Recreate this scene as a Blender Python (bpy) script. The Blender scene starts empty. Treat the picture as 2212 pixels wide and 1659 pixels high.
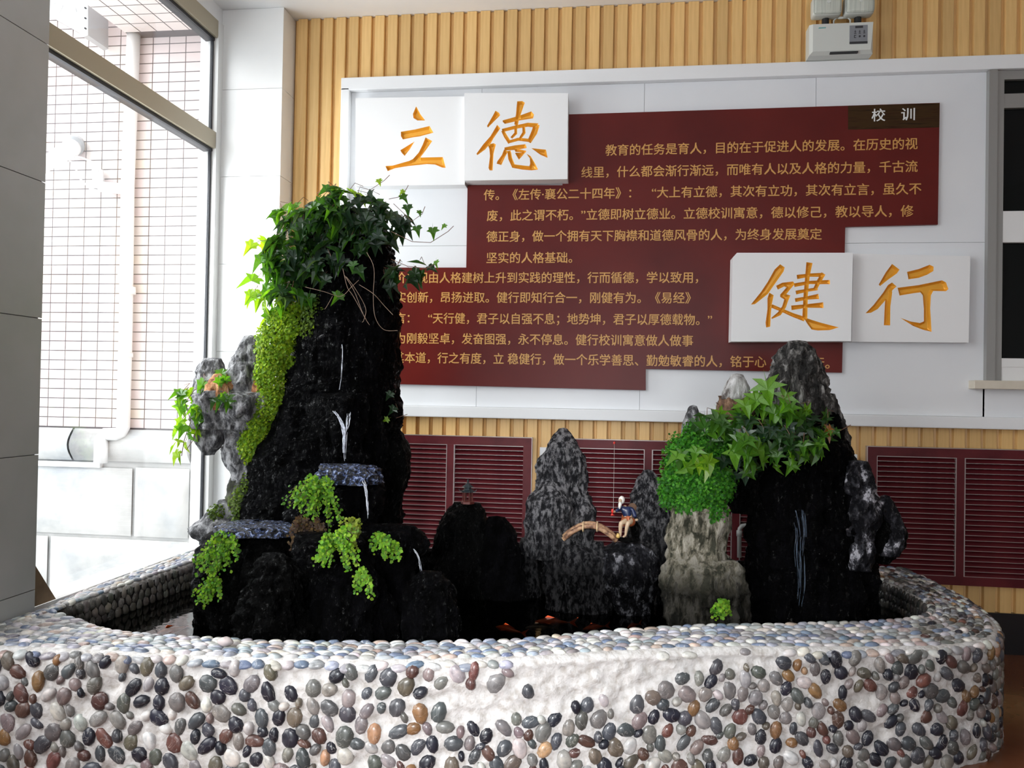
import bpy, bmesh, math, random
import numpy as np
from mathutils import Vector, Matrix
from mathutils.geometry import delaunay_2d_cdt

random.seed(7); RS = np.random.RandomState(11)
SC = bpy.context.scene; COL = SC.collection

# ------------------------------------------------------------------ camera
F = 1700.0; W, H = 2212, 1659
_a = math.radians(7.4); _p = math.atan(21.5/1700); _r = math.radians(1.03); CH = 1.4; D = 4.73
fwd = Vector((-math.sin(_a)*math.cos(_p), math.cos(_a)*math.cos(_p), math.sin(_p)))
right0 = Vector((math.cos(_a), math.sin(_a), 0)); up0 = right0.cross(fwd)
up = (up0*math.cos(_r) - right0*math.sin(_r)).normalized(); right = fwd.cross(up).normalized()
CAMP = Vector((0, 0, CH))
cd = bpy.data.cameras.new('camera'); cam = bpy.data.objects.new('camera', cd); COL.objects.link(cam)
cd.sensor_fit = 'HORIZONTAL'; cd.sensor_width = 36; cd.lens = 36*F/W; cd.clip_start = .05; cd.clip_end = 200
M = Matrix((right, up, -fwd)).transposed().to_4x4(); M.translation = CAMP; cam.matrix_world = M
SC.camera = cam

# ------------------------------------------------------------------ sky, sun, daylight, exposure
wd = bpy.data.worlds.new('sky'); SC.world = wd; wd.use_nodes = True
bg = wd.node_tree.nodes['Background']; bg.inputs[0].default_value = (.92, .96, 1, 1); bg.inputs[1].default_value = 3.4
sd = bpy.data.lights.new('sun', 'SUN'); sd.energy = 2.6; sd.angle = math.radians(50); sd.color = (1, .98, .95)
sun = bpy.data.objects.new('sun', sd); COL.objects.link(sun)
sun.rotation_euler = Vector((.75, .55, -.62)).to_track_quat('-Z', 'Y').to_euler()
def area(name, loc, d, sx, sy, e, c=(1, 1, 1), spread=180):
    l = bpy.data.lights.new(name, 'AREA'); l.shape = 'RECTANGLE'; l.size = sx; l.size_y = sy; l.energy = e; l.color = c
    o = bpy.data.objects.new(name, l); COL.objects.link(o); o.location = loc
    o.rotation_euler = Vector(d).to_track_quat('-Z', 'Z').to_euler()
    l.spread = math.radians(spread)
    return o
area('window_daylight', (-2.62, 3.76, 2.05), (1, -.02, -.10), 1.40, 3.0, 84, (.98, .99, 1))
area('side_daylight', (-2.6, -1.6, 2.2), (1, .35, .05), 2.0, 2.6, 8, (.97, .985, 1))
area('entrance_kerb_fill', (-.2, -4.3, 2.5), (-.02, 1, -.30), 1.2, 1.2, 8.5, (.96, .98, 1), 19)  # added lamp for the unseen entrance, beam narrowed to brighten the kerb's middle
SC.view_settings.view_transform = 'Standard'; SC.view_settings.look = 'None'
SC.view_settings.exposure = 0.0; SC.view_settings.gamma = 1; SC.view_settings.use_curve_mapping = False
SC.cycles.use_denoising = True; SC.cycles.max_bounces = 8; SC.cycles.transparent_max_bounces = 12
SC.cycles.caustics_reflective = False; SC.cycles.caustics_refractive = False; SC.cycles.sample_clamp_indirect = 6

# ------------------------------------------------------------------ helpers
def P(x, y, Y):
    """the world point at depth Y that the photograph shows at pixel x, y"""
    d = fwd + right*((x-W/2)/F) + up*((H/2-y)/F)
    return CAMP + d*(Y/d.y)
def PX(x, y, X):
    d = fwd + right*((x-W/2)/F) + up*((H/2-y)/F)
    return CAMP + d*(X/d.x)
def PZ(x, y, Z):
    d = fwd + right*((x-W/2)/F) + up*((H/2-y)/F)
    return CAMP + d*((Z-CH)/d.z)
def depth(p): return (Vector(p)-CAMP).dot(fwd)

def tag(o, label=None, cat=None, group=None, kind=None):
    if label: o['label'] = label
    if cat: o['category'] = cat
    if group: o['group'] = group
    if kind: o['kind'] = kind
    return o
def thing(name, loc, label, cat, group=None, kind=None):
    o = bpy.data.objects.new(name, None); COL.objects.link(o); o.location = loc; o.empty_display_size = .05
    return tag(o, label, cat, group, kind)
def adopt(o, parent):
    if parent is not None:
        w = Vector(parent.location); q = parent.parent
        while q is not None: q = None
        o.parent = parent
        o.matrix_parent_inverse = parent_inv(parent)
    return o
_world = {}
def parent_inv(p):
    m = Matrix.Identity(4); q = p; chain = []
    while q is not None: chain.append(q); q = q.parent
    for q in reversed(chain): m = m @ q.matrix_parent_inverse @ q.matrix_basis
    return m.inverted()
def mesh(name, V, Fc, mat, parent=None, smooth=False, mats=None, fm=None):
    m = bpy.data.meshes.new(name); m.from_pydata([tuple(v) for v in V], [], [tuple(f) for f in Fc])
    for mm in (mats or [mat]): m.materials.append(mm)
    if fm is not None: m.polygons.foreach_set('material_index', fm)
    if smooth: m.polygons.foreach_set('use_smooth', [True]*len(m.polygons))
    m.update(); o = bpy.data.objects.new(name, m); COL.objects.link(o)
    return adopt(o, parent)
class MB:
    def __init__(s): s.V = []; s.F = []
    def box(s, a, b, bev=0.0):
        x0, y0, z0 = [min(a[i], b[i]) for i in range(3)]; x1, y1, z1 = [max(a[i], b[i]) for i in range(3)]
        n = len(s.V)
        if bev <= 0:
            s.V += [(x0,y0,z0),(x1,y0,z0),(x1,y1,z0),(x0,y1,z0),(x0,y0,z1),(x1,y0,z1),(x1,y1,z1),(x0,y1,z1)]
            s.F += [tuple(n+i for i in f) for f in ((0,3,2,1),(4,5,6,7),(0,1,5,4),(1,2,6,5),(2,3,7,6),(3,0,4,7))]
        else:
            bm = bmesh.new(); bmesh.ops.create_cube(bm, size=1)
            for v in bm.verts: v.co = Vector(((x0+x1)/2+v.co.x*(x1-x0), (y0+y1)/2+v.co.y*(y1-y0), (z0+z1)/2+v.co.z*(z1-z0)))
            bmesh.ops.bevel(bm, geom=bm.edges[:], offset=bev, segments=2, affect='EDGES', profile=.6)
            bm.verts.index_update()
            s.V += [tuple(v.co) for v in bm.verts]; s.F += [tuple(n+v.index for v in f.verts) for f in bm.faces]; bm.free()
        return s
    def prism(s, poly, d, cap=True):
        """poly: 3D points of a planar polygon, pushed along vector d"""
        n = len(s.V); k = len(poly)
        s.V += [tuple(p) for p in poly] + [tuple(Vector(p)+Vector(d)) for p in poly]
        s.F += [tuple(range(n, n+k)), tuple(range(n+2*k-1, n+k-1, -1))]
        s.F += [(n+i, n+k+i, n+k+(i+1) % k, n+(i+1) % k) for i in range(k)]
        return s
    def tube(s, pts, r, seg=8, caps=True):
        pts = [Vector(p) for p in pts]; rs = r if isinstance(r, (list, tuple)) else [r]*len(pts)
        n = len(s.V); ref = None
        for i, p in enumerate(pts):
            t = (pts[min(i+1, len(pts)-1)]-pts[max(i-1, 0)]).normalized()
            if ref is None: ref = Vector((0, 0, 1)) if abs(t.z) < .9 else Vector((1, 0, 0))
            u = (ref - t*ref.dot(t)).normalized(); ref = u; w = t.cross(u)
            for k in range(seg):
                an = 2*math.pi*k/seg; s.V.append(tuple(p+(u*math.cos(an)+w*math.sin(an))*rs[i]))
        for i in range(len(pts)-1):
            for k in range(seg):
                a = n+i*seg+k; b = n+i*seg+(k+1) % seg; s.F.append((a, b, b+seg, a+seg))
        if caps:
            s.F.append(tuple(n+k for k in range(seg-1, -1, -1))); s.F.append(tuple(n+(len(pts)-1)*seg+k for k in range(seg)))
        return s
    def lathe(s, prof, c, axis='z', seg=16):
        n = len(s.V); c = Vector(c)
        for (r, h) in prof:
            for k in range(seg):
                an = 2*math.pi*k/seg
                v = Vector((r*math.cos(an), r*math.sin(an), h)) if axis == 'z' else Vector((r*math.cos(an), h, r*math.sin(an)))
                s.V.append(tuple(c+v))
        for i in range(len(prof)-1):
            for k in range(seg):
                a = n+i*seg+k; b = n+i*seg+(k+1) % seg; s.F.append((a, b, b+seg, a+seg))
        s.F.append(tuple(n+k for k in range(seg-1, -1, -1))); s.F.append(tuple(n+(len(prof)-1)*seg+k for k in range(seg)))
        return s
    def blob(s, c, r, seed=0, amp=.15, seg=12, rings=8):
        c = Vector(c); n = len(s.V); rr = random.Random(seed)
        ph = [rr.uniform(0, 6.28) for _ in range(4)]
        for i in range(rings+1):
            th = math.pi*i/rings
            for k in range(seg):
                an = 2*math.pi*k/seg
                q = 1+amp*(math.sin(3*an+ph[0]+2*th)*.5+math.sin(2*an+ph[1]-3*th)*.5)
                s.V.append((c.x+r[0]*q*math.sin(th)*math.cos(an), c.y+r[1]*q*math.sin(th)*math.sin(an), c.z+r[2]*q*math.cos(th)))
        for i in range(rings):
            for k in range(seg):
                a = n+i*seg+k; b = n+i*seg+(k+1) % seg; s.F.append((a, a+seg, b+seg, b))
        return s
    def build(s, name, mat, parent=None, smooth=False): return mesh(name, s.V, s.F, mat, parent, smooth)
def structure(o): o['kind'] = 'structure'; return o
def grp_empty(name, loc):
    o = bpy.data.objects.new(name, None); COL.objects.link(o); o.location = loc; o['kind'] = 'structure'; return o

# ------------------------------------------------------------------ numpy noise
_perm = np.random.RandomState(3).rand(4096)
def _h(i, j, k):
    return _perm[(i*73856093 ^ j*19349663 ^ k*83492791) & 4095]
def vnoise(p):
    f = np.floor(p).astype(np.int64); t = p-f; t = t*t*(3-2*t)
    i, j, k = f[:, 0], f[:, 1], f[:, 2]; u, v, w = t[:, 0], t[:, 1], t[:, 2]
    def L(a, b, q): return a+(b-a)*q
    x00 = L(_h(i, j, k), _h(i+1, j, k), u); x10 = L(_h(i, j+1, k), _h(i+1, j+1, k), u)
    x01 = L(_h(i, j, k+1), _h(i+1, j, k+1), u); x11 = L(_h(i, j+1, k+1), _h(i+1, j+1, k+1), u)
    return L(L(x00, x10, v), L(x01, x11, v), w)*2-1
def fbm(p, o=4, ridged=False):
    s = 0; a = 1; n = 0
    for q in range(o):
        v = vnoise(p*(2**q)+q*17.3); s = s+a*((1-2*np.abs(v)) if ridged else v); n += a; a *= .5
    return s/n

# ------------------------------------------------------------------ materials
def mat(name, col=(.8, .8, .8), rough=.5, metal=0, spec=.5, trans=0, alpha=1):
    m = bpy.data.materials.new(name); m.use_nodes = True; b = m.node_tree.nodes['Principled BSDF']
    b.inputs['Base Color'].default_value = (*col, 1); b.inputs['Roughness'].default_value = rough
    b.inputs['Metallic'].default_value = metal; b.inputs['Specular IOR Level'].default_value = spec
    b.inputs['Transmission Weight'].default_value = trans; b.inputs['Alpha'].default_value = alpha
    return m
def N(m, t, **kw):
    n = m.node_tree.nodes.new(t)
    for k, v in kw.items():
        if k in n.inputs.keys(): n.inputs[k].default_value = v
        else: setattr(n, k, v)
    return n
def LK(m, a, b): m.node_tree.links.new(a, b)
def bsdf(m): return m.node_tree.nodes['Principled BSDF']
def noise_tex(m, scale=(1, 1, 1), s=5, detail=4, coord='Object', rough=.55):
    tc = N(m, 'ShaderNodeTexCoord'); mp = N(m, 'ShaderNodeMapping'); mp.inputs['Scale'].default_value = scale
    LK(m, tc.outputs[coord], mp.inputs[0]); n = N(m, 'ShaderNodeTexNoise'); n.inputs['Scale'].default_value = s
    n.inputs['Detail'].default_value = detail; n.inputs['Roughness'].default_value = rough; LK(m, mp.outputs[0], n.inputs['Vector']); return n
def ramp(m, src, stops):
    r = N(m, 'ShaderNodeValToRGB'); e = r.color_ramp.elements
    while len(e) < len(stops): e.new(.5)
    for i, (p, c) in enumerate(stops): e[i].position = p; e[i].color = (*c, 1)
    LK(m, src, r.inputs[0]); return r
def bump(m, src, st=.3, dist=.01):
    b = N(m, 'ShaderNodeBump'); b.inputs['Strength'].default_value = st; b.inputs['Distance'].default_value = dist
    LK(m, src, b.inputs['Height']); LK(m, b.outputs[0], bsdf(m).inputs['Normal']); return b
def noisy(name, stops, rough=.5, scale=(1, 1, 1), s=5, bst=0, bd=.01, spec=.5, detail=4, metal=0):
    m = mat(name, stops[0][1], rough, metal, spec); n = noise_tex(m, scale, s, detail)
    r = ramp(m, n.outputs['Fac'], stops); LK(m, r.outputs[0], bsdf(m).inputs['Base Color'])
    if bst: bump(m, n.outputs['Fac'], bst, bd)
    return m

M_white = noisy('white_paint', [(.3, (.80, .81, .82)), (.7, (.86, .86, .86))], .45, s=1.5)
M_panel = noisy('white_panel', [(.3, (.74, .76, .79)), (.7, (.82, .83, .84))], .35, s=1.2)
M_rim = mat('white_rim', (.82, .83, .84), .45)
M_colwhite = noisy('white_stone_slab', [(.35, (.84, .85, .85)), (.65, (.90, .90, .89))], .3, s=2)
M_coldim = noisy('dim_stone_slab', [(.35, (.40, .41, .39)), (.65, (.47, .47, .46))], .35, s=2)  # grey stands for the dim light on the column's room side
M_joint = mat('joint', (.25, .25, .25), .8)
M_wood = noisy('slat_wood', [(.25, (.66, .40, .145)), (.55, (.78, .50, .20)), (.8, (.85, .58, .26))], .42, (14, 14, .9), 3, .08, .002)
oi = N(M_wood, 'ShaderNodeObjectInfo'); hs = N(M_wood, 'ShaderNodeHueSaturation')
mr = N(M_wood, 'ShaderNodeMapRange'); mr.inputs['To Min'].default_value = .86; mr.inputs['To Max'].default_value = 1.1
LK(M_wood, oi.outputs['Random'], mr.inputs[0]); LK(M_wood, mr.outputs[0], hs.inputs['Value'])
LK(M_wood, bsdf(M_wood).inputs['Base Color'].links[0].from_socket, hs.inputs['Color']); LK(M_wood, hs.outputs[0], bsdf(M_wood).inputs['Base Color'])
M_groove = mat('groove_wood', (.30, .15, .045), .6)
M_maroon = noisy('maroon_board', [(.3, (.085, .009, .008)), (.7, (.14, .015, .011))], .30, (1, 1, 1), 1.5, spec=.22)
M_plaque = noisy('dark_wood_print', [(.3, (.018, .009, .004)), (.5, (.05, .025, .008)), (.7, (.028, .009, .005))], .4, (1, 1, 14), 5, spec=.12)
M_goldtext = mat('gold_text', (.62, .32, .085), .4)
M_whitetext = mat('white_text', (.8, .8, .78), .5)
M_gold = mat('carved_gold', (.88, .42, .04), .28, .25)
M_boardwhite = mat('white_lettering_board', (.84, .84, .84), .35)
M_grille = noisy('maroon_metal', [(.3, (.075, .008, .012)), (.7, (.12, .016, .02))], .4, s=8, spec=.25)
M_silver = mat('silver_edge', (.42, .36, .35), .35, .5)
M_black = mat('black_gap', (.012, .012, .013), .6)
M_alu = mat('aluminium_frame', (.36, .355, .34), .35, .5)
M_aluwhite = mat('pale_aluminium_frame', (.80, .80, .79), .4)
M_seal = mat('dark_rubber_seal', (.02, .022, .03), .5)
M_bronze = mat('bronze_anodised_bar', (.43, .38, .28), .4, .2)
M_sill = noisy('beige_stone_sill', [(.3, (.60, .54, .44)), (.7, (.68, .62, .52))], .4, s=10)
M_dglass = mat('dark_window_glass', (.004, .005, .005), .05, 0, .2)
M_floor = noisy('red_brown_floor', [(.3, (.13, .045, .02)), (.7, (.20, .075, .035))], .18, s=3)
M_plinth = mat('black_skirting_stone', (.012, .012, .014), .25)
M_mortar = noisy('white_mortar', [(.3, (.40, .37, .34)), (.5, (.58, .565, .55)), (.7, (.68, .67, .66))], .8, s=34, bst=.9, bd=.01, detail=7)
M_wetshademortar = noisy('shaded_wet_mortar', [(.3, (.012, .013, .014)), (.7, (.05, .05, .05))], .3, s=20, bst=.5, bd=.01)  # wet mortar, near black so its colour also holds the pond's inner shade
M_tile = mat('pink_tile', (.62, .50, .45), .35)
oi = N(M_tile, 'ShaderNodeObjectInfo'); r = ramp(M_tile, oi.outputs['Random'], [(0, (.70, .63, .60)), (.35, (.74, .65, .58)), (.65, (.68, .58, .57)), (1, (.72, .67, .64))]); r.color_ramp.interpolation = 'CONSTANT'
LK(M_tile, r.outputs[0], bsdf(M_tile).inputs['Base Color'])
M_grout = mat('tile_grout', (.13, .115, .12), .8)
M_outstone = noisy('pale_cut_stone', [(.3, (.34, .36, .38)), (.5, (.50, .50, .49)), (.75, (.62, .61, .60))], .7, s=2.2, bst=.6, bd=.05, detail=6)
M_pvc = mat('white_pvc', (.78, .78, .78), .35)
M_pvcgrey = mat('grey_pvc', (.28, .28, .27), .4)
M_yard = mat('pale_paving', (.45, .45, .44), .7)
M_galv = mat('galvanised_sheet', (.45, .47, .49), .4, .3)

def glass_mat(name, tint=(1, 1, 1), haze=0.0):
    m = bpy.data.materials.new(name); m.use_nodes = True; nt = m.node_tree; nt.nodes.remove(nt.nodes['Principled BSDF'])
    out = nt.nodes['Material Output']; tr = N(m, 'ShaderNodeBsdfTransparent'); tr.inputs[0].default_value = (*tint, 1)
    gl = N(m, 'ShaderNodeBsdfGlossy'); gl.inputs['Roughness'].default_value = .02
    fr = N(m, 'ShaderNodeFresnel'); fr.inputs[0].default_value = 1.45; mx = N(m, 'ShaderNodeMixShader')
    ge = N(m, 'ShaderNodeNewGeometry'); mi = N(m, 'ShaderNodeMapRange'); mi.inputs['To Min'].default_value = 1.45; mi.inputs['To Max'].default_value = 1/1.45
    LK(m, ge.outputs['Backfacing'], mi.inputs[0]); LK(m, mi.outputs[0], fr.inputs[0])
    LK(m, fr.outputs[0], mx.inputs[0]); LK(m, tr.outputs[0], mx.inputs[1]); LK(m, gl.outputs[0], mx.inputs[2])
    LK(m, mx.outputs[0], out.inputs[0]); return m
M_glass = glass_mat('clear_window_glass', (.97, .98, .98))
def water_mat():
    m = bpy.data.materials.new('pond_water'); m.use_nodes = True; nt = m.node_tree; nt.nodes.remove(nt.nodes['Principled BSDF'])
    out = nt.nodes['Material Output']; tr = N(m, 'ShaderNodeBsdfTransparent'); tr.inputs[0].default_value = (.42, .45, .42, 1)
    gl = N(m, 'ShaderNodeBsdfGlossy'); gl.inputs['Roughness'].default_value = .03
    n = noise_tex(m, (1, 1, 1), 14, 2); b = N(m, 'ShaderNodeBump'); b.inputs['Strength'].default_value = .05; b.inputs['Distance'].default_value = .02
    LK(m, n.outputs['Fac'], b.inputs['Height']); LK(m, b.outputs[0], gl.inputs['Normal'])
    fr = N(m, 'ShaderNodeFresnel'); fr.inputs[0].default_value = 1.33; LK(m, b.outputs[0], fr.inputs['Normal']); mx = N(m, 'ShaderNodeMixShader')
    LK(m, fr.outputs[0], mx.inputs[0]); LK(m, tr.outputs[0], mx.inputs[1]); LK(m, gl.outputs[0], mx.inputs[2])
    LK(m, mx.outputs[0], out.inputs[0]); return m
M_water = water_mat()
M_stream = bpy.data.materials.new('falling_water'); M_stream.use_nodes = True
b = bsdf(M_stream); b.inputs['Base Color'].default_value = (.86, .90, 1, 1); b.inputs['Roughness'].default_value = .08; b.inputs['IOR'].default_value = 1.33
n = noise_tex(M_stream, (40, 40, 5), 4, 4); r = ramp(M_stream, n.outputs['Fac'], [(.40, (.0, .0, .0)), (.62, (.85, .85, .85))]); LK(M_stream, r.outputs[0], b.inputs['Alpha']); bump(M_stream, n.outputs['Fac'], .6, .01)
M_foam = noisy('wet_rock_sky_sheen', [(.50, (.006, .007, .012)), (.59, (.07, .11, .26)), (.68, (.55, .64, .9))], .12, s=60, bst=1.0, bd=.03, detail=6)  # foam white, plus the sky's blue reflection painted into the wet rock

def rock_mat(name, stops, rough=.8, s=14, bst=.8, bd=.03, stretch=(1, 1, .35), spec=.5, wet=None, glint=0):
    m = mat(name, stops[0][1], rough, 0, spec); n = noise_tex(m, stretch, s, 8, rough=.68)
    r = ramp(m, n.outputs['Fac'], stops)
    n2 = noise_tex(m, (1, 1, .25), s*3, 6, rough=.7)
    mul = N(m, 'ShaderNodeMath', operation='ADD'); LK(m, n.outputs['Fac'], mul.inputs[0]); LK(m, n2.outputs['Fac'], mul.inputs[1])
    bump(m, mul.outputs[0], bst, bd)
    src = r.outputs[0]
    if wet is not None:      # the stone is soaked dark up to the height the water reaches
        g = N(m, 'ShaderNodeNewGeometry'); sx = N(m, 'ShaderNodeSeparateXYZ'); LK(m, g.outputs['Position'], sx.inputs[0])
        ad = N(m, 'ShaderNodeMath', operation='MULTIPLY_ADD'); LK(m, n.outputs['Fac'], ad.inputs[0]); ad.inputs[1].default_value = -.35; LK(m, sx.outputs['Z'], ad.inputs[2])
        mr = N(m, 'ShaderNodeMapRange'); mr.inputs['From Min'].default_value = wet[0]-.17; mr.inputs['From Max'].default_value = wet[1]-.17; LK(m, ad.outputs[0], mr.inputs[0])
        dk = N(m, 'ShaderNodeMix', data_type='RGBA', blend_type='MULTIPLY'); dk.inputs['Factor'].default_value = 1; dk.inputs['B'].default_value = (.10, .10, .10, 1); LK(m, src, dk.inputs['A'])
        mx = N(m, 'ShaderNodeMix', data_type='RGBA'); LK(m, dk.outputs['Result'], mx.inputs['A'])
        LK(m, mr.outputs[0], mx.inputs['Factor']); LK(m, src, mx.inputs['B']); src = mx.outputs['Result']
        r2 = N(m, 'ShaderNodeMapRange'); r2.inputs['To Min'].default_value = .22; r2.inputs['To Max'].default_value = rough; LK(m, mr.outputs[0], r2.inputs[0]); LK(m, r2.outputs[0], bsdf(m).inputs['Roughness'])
    if glint:                # water beads glint only here and there
        n3 = noise_tex(m, (1, 1, .6), 60, 6, rough=.75); g3 = N(m, 'ShaderNodeMapRange'); g3.inputs['From Min'].default_value = .56; g3.inputs['From Max'].default_value = .66
        g3.inputs['To Min'].default_value = .03; g3.inputs['To Max'].default_value = glint; LK(m, n3.outputs['Fac'], g3.inputs[0]); LK(m, g3.outputs[0], bsdf(m).inputs['Specular IOR Level'])
    LK(m, src, bsdf(m).inputs['Base Color']); return m
R_wet = rock_mat('black_wet_rock', [(.4, (.002, .002, .002)), (.62, (.005, .005, .006)), (.8, (.02, .02, .022))], .16, s=16, bst=1, bd=.05, spec=.22, glint=.9)
R_soaked = rock_mat('black_rough_rock', [(.4, (.002, .002, .002)), (.7, (.009, .009, .009))], .35, s=18, bst=1, bd=.05, spec=.1, glint=.8)
R_grey = rock_mat('grey_weathered_rock', [(.42, (.05, .05, .055)), (.5, (.20, .20, .21)), (.60, (.50, .50, .52))], .75, s=30, stretch=(1, 1, .5))
R_peak = rock_mat('fluted_grey_brown_rock', [(.44, (.012, .011, .01)), (.51, (.08, .075, .07)), (.57, (.22, .21, .20)), (.64, (.60, .59, .57))], .8, s=30, stretch=(1, 1, .18), bst=1)
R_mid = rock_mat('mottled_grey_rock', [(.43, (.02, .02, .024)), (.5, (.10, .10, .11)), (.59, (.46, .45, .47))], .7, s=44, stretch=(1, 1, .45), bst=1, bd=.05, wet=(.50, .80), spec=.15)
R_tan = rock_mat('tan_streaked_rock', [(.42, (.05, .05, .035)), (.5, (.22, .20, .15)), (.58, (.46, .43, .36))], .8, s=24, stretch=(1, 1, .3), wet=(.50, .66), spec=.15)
R_white = rock_mat('whitish_rock', [(.40, (.12, .10, .09)), (.5, (.50, .49, .48)), (.62, (.78, .78, .78))], .8, s=18)
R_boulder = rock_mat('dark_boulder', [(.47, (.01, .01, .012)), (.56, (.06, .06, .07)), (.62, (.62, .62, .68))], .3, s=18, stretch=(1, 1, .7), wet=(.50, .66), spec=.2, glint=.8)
R_brown = rock_mat('brown_crumbly_rock', [(.40, (.05, .025, .015)), (.55, (.22, .12, .07)), (.68, (.42, .26, .16))], .85, s=22, stretch=(1, 1, 1))
R_clay = rock_mat('orange_clay_clump', [(.38, (.20, .07, .03)), (.5, (.55, .24, .10)), (.66, (.78, .48, .26))], .85, s=26, stretch=(1, 1, 1))
R_mossy = rock_mat('mossy_rock', [(.40, (.015, .015, .012)), (.52, (.05, .06, .02)), (.62, (.18, .26, .04)), (.7, (.3, .3, .28))], .7, s=10)

def leaf_mat(name, tl=.5, rough=.35):
    m = bpy.data.materials.new(name); m.use_nodes = True; nt = m.node_tree; b = bsdf(m); out = nt.nodes['Material Output']
    oi = N(m, 'ShaderNodeObjectInfo'); b.inputs['Roughness'].default_value = .28; b.inputs['Specular IOR Level'].default_value = .6
    n = noise_tex(m, (1, 1, 1), 30, 2); r = ramp(m, n.outputs['Fac'], [(.3, (.75, .75, .75)), (.7, (1.15, 1.15, 1.15))])
    mx = N(m, 'ShaderNodeMix', data_type='RGBA', blend_type='MULTIPLY'); mx.inputs['Factor'].default_value = 1
    LK(m, oi.outputs['Color'], mx.inputs['A']); LK(m, r.outputs[0], mx.inputs['B'])
    LK(m, mx.outputs['Result'], b.inputs['Base Color'])
    t = N(m, 'ShaderNodeBsdfTranslucent'); g = N(m, 'ShaderNodeMix', data_type='RGBA', blend_type='MULTIPLY'); g.inputs['Factor'].default_value = 1
    g.inputs['B'].default_value = (1.5, 1.35, .4, 1); LK(m, mx.outputs['Result'], g.inputs['A']); LK(m, g.outputs['Result'], t.inputs[0])
    ms = N(m, 'ShaderNodeMixShader'); ms.inputs[0].default_value = tl; LK(m, b.outputs[0], ms.inputs[1]); LK(m, t.outputs[0], ms.inputs[2]); LK(m, ms.outputs[0], out.inputs[0])
    return m
M_leaf = leaf_mat('ivy_leaf')
def tiny_leaf_mat(name):
    m = bpy.data.materials.new(name); m.use_nodes = True; nt = m.node_tree; b = bsdf(m); out = nt.nodes['Material Output']
    at = N(m, 'ShaderNodeAttribute'); at.attribute_name = 'col'; b.inputs['Roughness'].default_value = .5; b.inputs['Specular IOR Level'].default_value = .25
    LK(m, at.outputs['Color'], b.inputs['Base Color']); t = N(m, 'ShaderNodeBsdfTranslucent')
    g = N(m, 'ShaderNodeMix', data_type='RGBA', blend_type='MULTIPLY'); g.inputs['Factor'].default_value = 1; g.inputs['B'].default_value = (1.4, 1.25, .5, 1)
    LK(m, at.outputs['Color'], g.inputs['A']); LK(m, g.outputs['Result'], t.inputs[0])
    ms = N(m, 'ShaderNodeMixShader'); ms.inputs[0].default_value = .5; LK(m, b.outputs[0], ms.inputs[1]); LK(m, t.outputs[0], ms.inputs[2]); LK(m, ms.outputs[0], out.inputs[0])
    return m
M_tiny = tiny_leaf_mat('tiny_leaflets')
M_stem = mat('brown_vine_stem', (.16, .08, .05), .6)
M_root = mat('pale_root', (.30, .20, .14), .6)
M_darkstem = mat('dark_fern_stem', (.05, .03, .015), .5)
def pebble_mat(name, attr):
    m = mat(name, (.5, .5, .5), .28, 0, .5)
    if attr: c = N(m, 'ShaderNodeAttribute'); c.attribute_name = 'col'; src = c.outputs['Color']; tcn = 'Object'
    else: c = N(m, 'ShaderNodeObjectInfo'); src = c.outputs['Color']; tcn = 'Object'
    tc = N(m, 'ShaderNodeTexCoord'); add = N(m, 'ShaderNodeVectorMath', operation='ADD'); LK(m, tc.outputs[tcn], add.inputs[0])
    if not attr:
        rn = N(m, 'ShaderNodeMath', operation='MULTIPLY'); rn.inputs[1].default_value = 50; LK(m, c.outputs['Random'], rn.inputs[0]); LK(m, rn.outputs[0], add.inputs[1])
    n = N(m, 'ShaderNodeTexNoise'); n.inputs['Scale'].default_value = 1.3 if not attr else 30; n.inputs['Detail'].default_value = 5; LK(m, add.outputs[0], n.inputs['Vector'])
    r = ramp(m, n.outputs['Fac'], [(.3, (.62, .62, .62)), (.5, (1, 1, 1)), (.7, (1.3, 1.25, 1.2))])
    mx = N(m, 'ShaderNodeMix', data_type='RGBA', blend_type='MULTIPLY'); mx.inputs['Factor'].default_value = 1; LK(m, src, mx.inputs['A']); LK(m, r.outputs[0], mx.inputs['B'])
    n2 = N(m, 'ShaderNodeTexNoise'); n2.inputs['Scale'].default_value = .7 if not attr else 16; n2.inputs['Detail'].default_value = 2; n2.inputs['Distortion'].default_value = 1; LK(m, add.outputs[0], n2.inputs['Vector'])
    v = ramp(m, n2.outputs['Fac'], [(.492, (0, 0, 0)), (.5, (.45, .45, .45)), (.508, (0, 0, 0))])
    m2 = N(m, 'ShaderNodeMix', data_type='RGBA'); LK(m, v.outputs[0], m2.inputs['Factor']); LK(m, mx.outputs['Result'], m2.inputs['A']); m2.inputs['B'].default_value = (.7, .68, .65, 1)
    LK(m, m2.outputs['Result'], bsdf(m).inputs['Base Color']); return m
M_peb = pebble_mat('pebble', False); M_pebs = pebble_mat('pebble_mass', True)

# ================================================================== SETTING
RX = 4.2     # right end of the hall
structure(MB().box((-2.95, -5, -.1), (RX, D+.2, 0)).build('floor', M_floor))
structure(MB().box((-2.60, -5, 3.748), (RX, D+.2, 3.9)).build('ceiling', M_white))
structure(MB().box((RX, -5, 0), (RX+.15, D+.2, 3.75)).build('wall_right', mat('grey_wall_paint', (.30, .29, .27), .6)))
# rear wall with the entrance opening
structure(MB().box((-2.95, -5.1, 0), (-1.4, -4.95, 3.75)).box((2.6, -5.1, 0), (RX, -4.95, 3.75)).box((-1.4, -5.1, 3.3), (2.6, -4.95, 3.75)).build('wall_rear', M_white))
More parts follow.
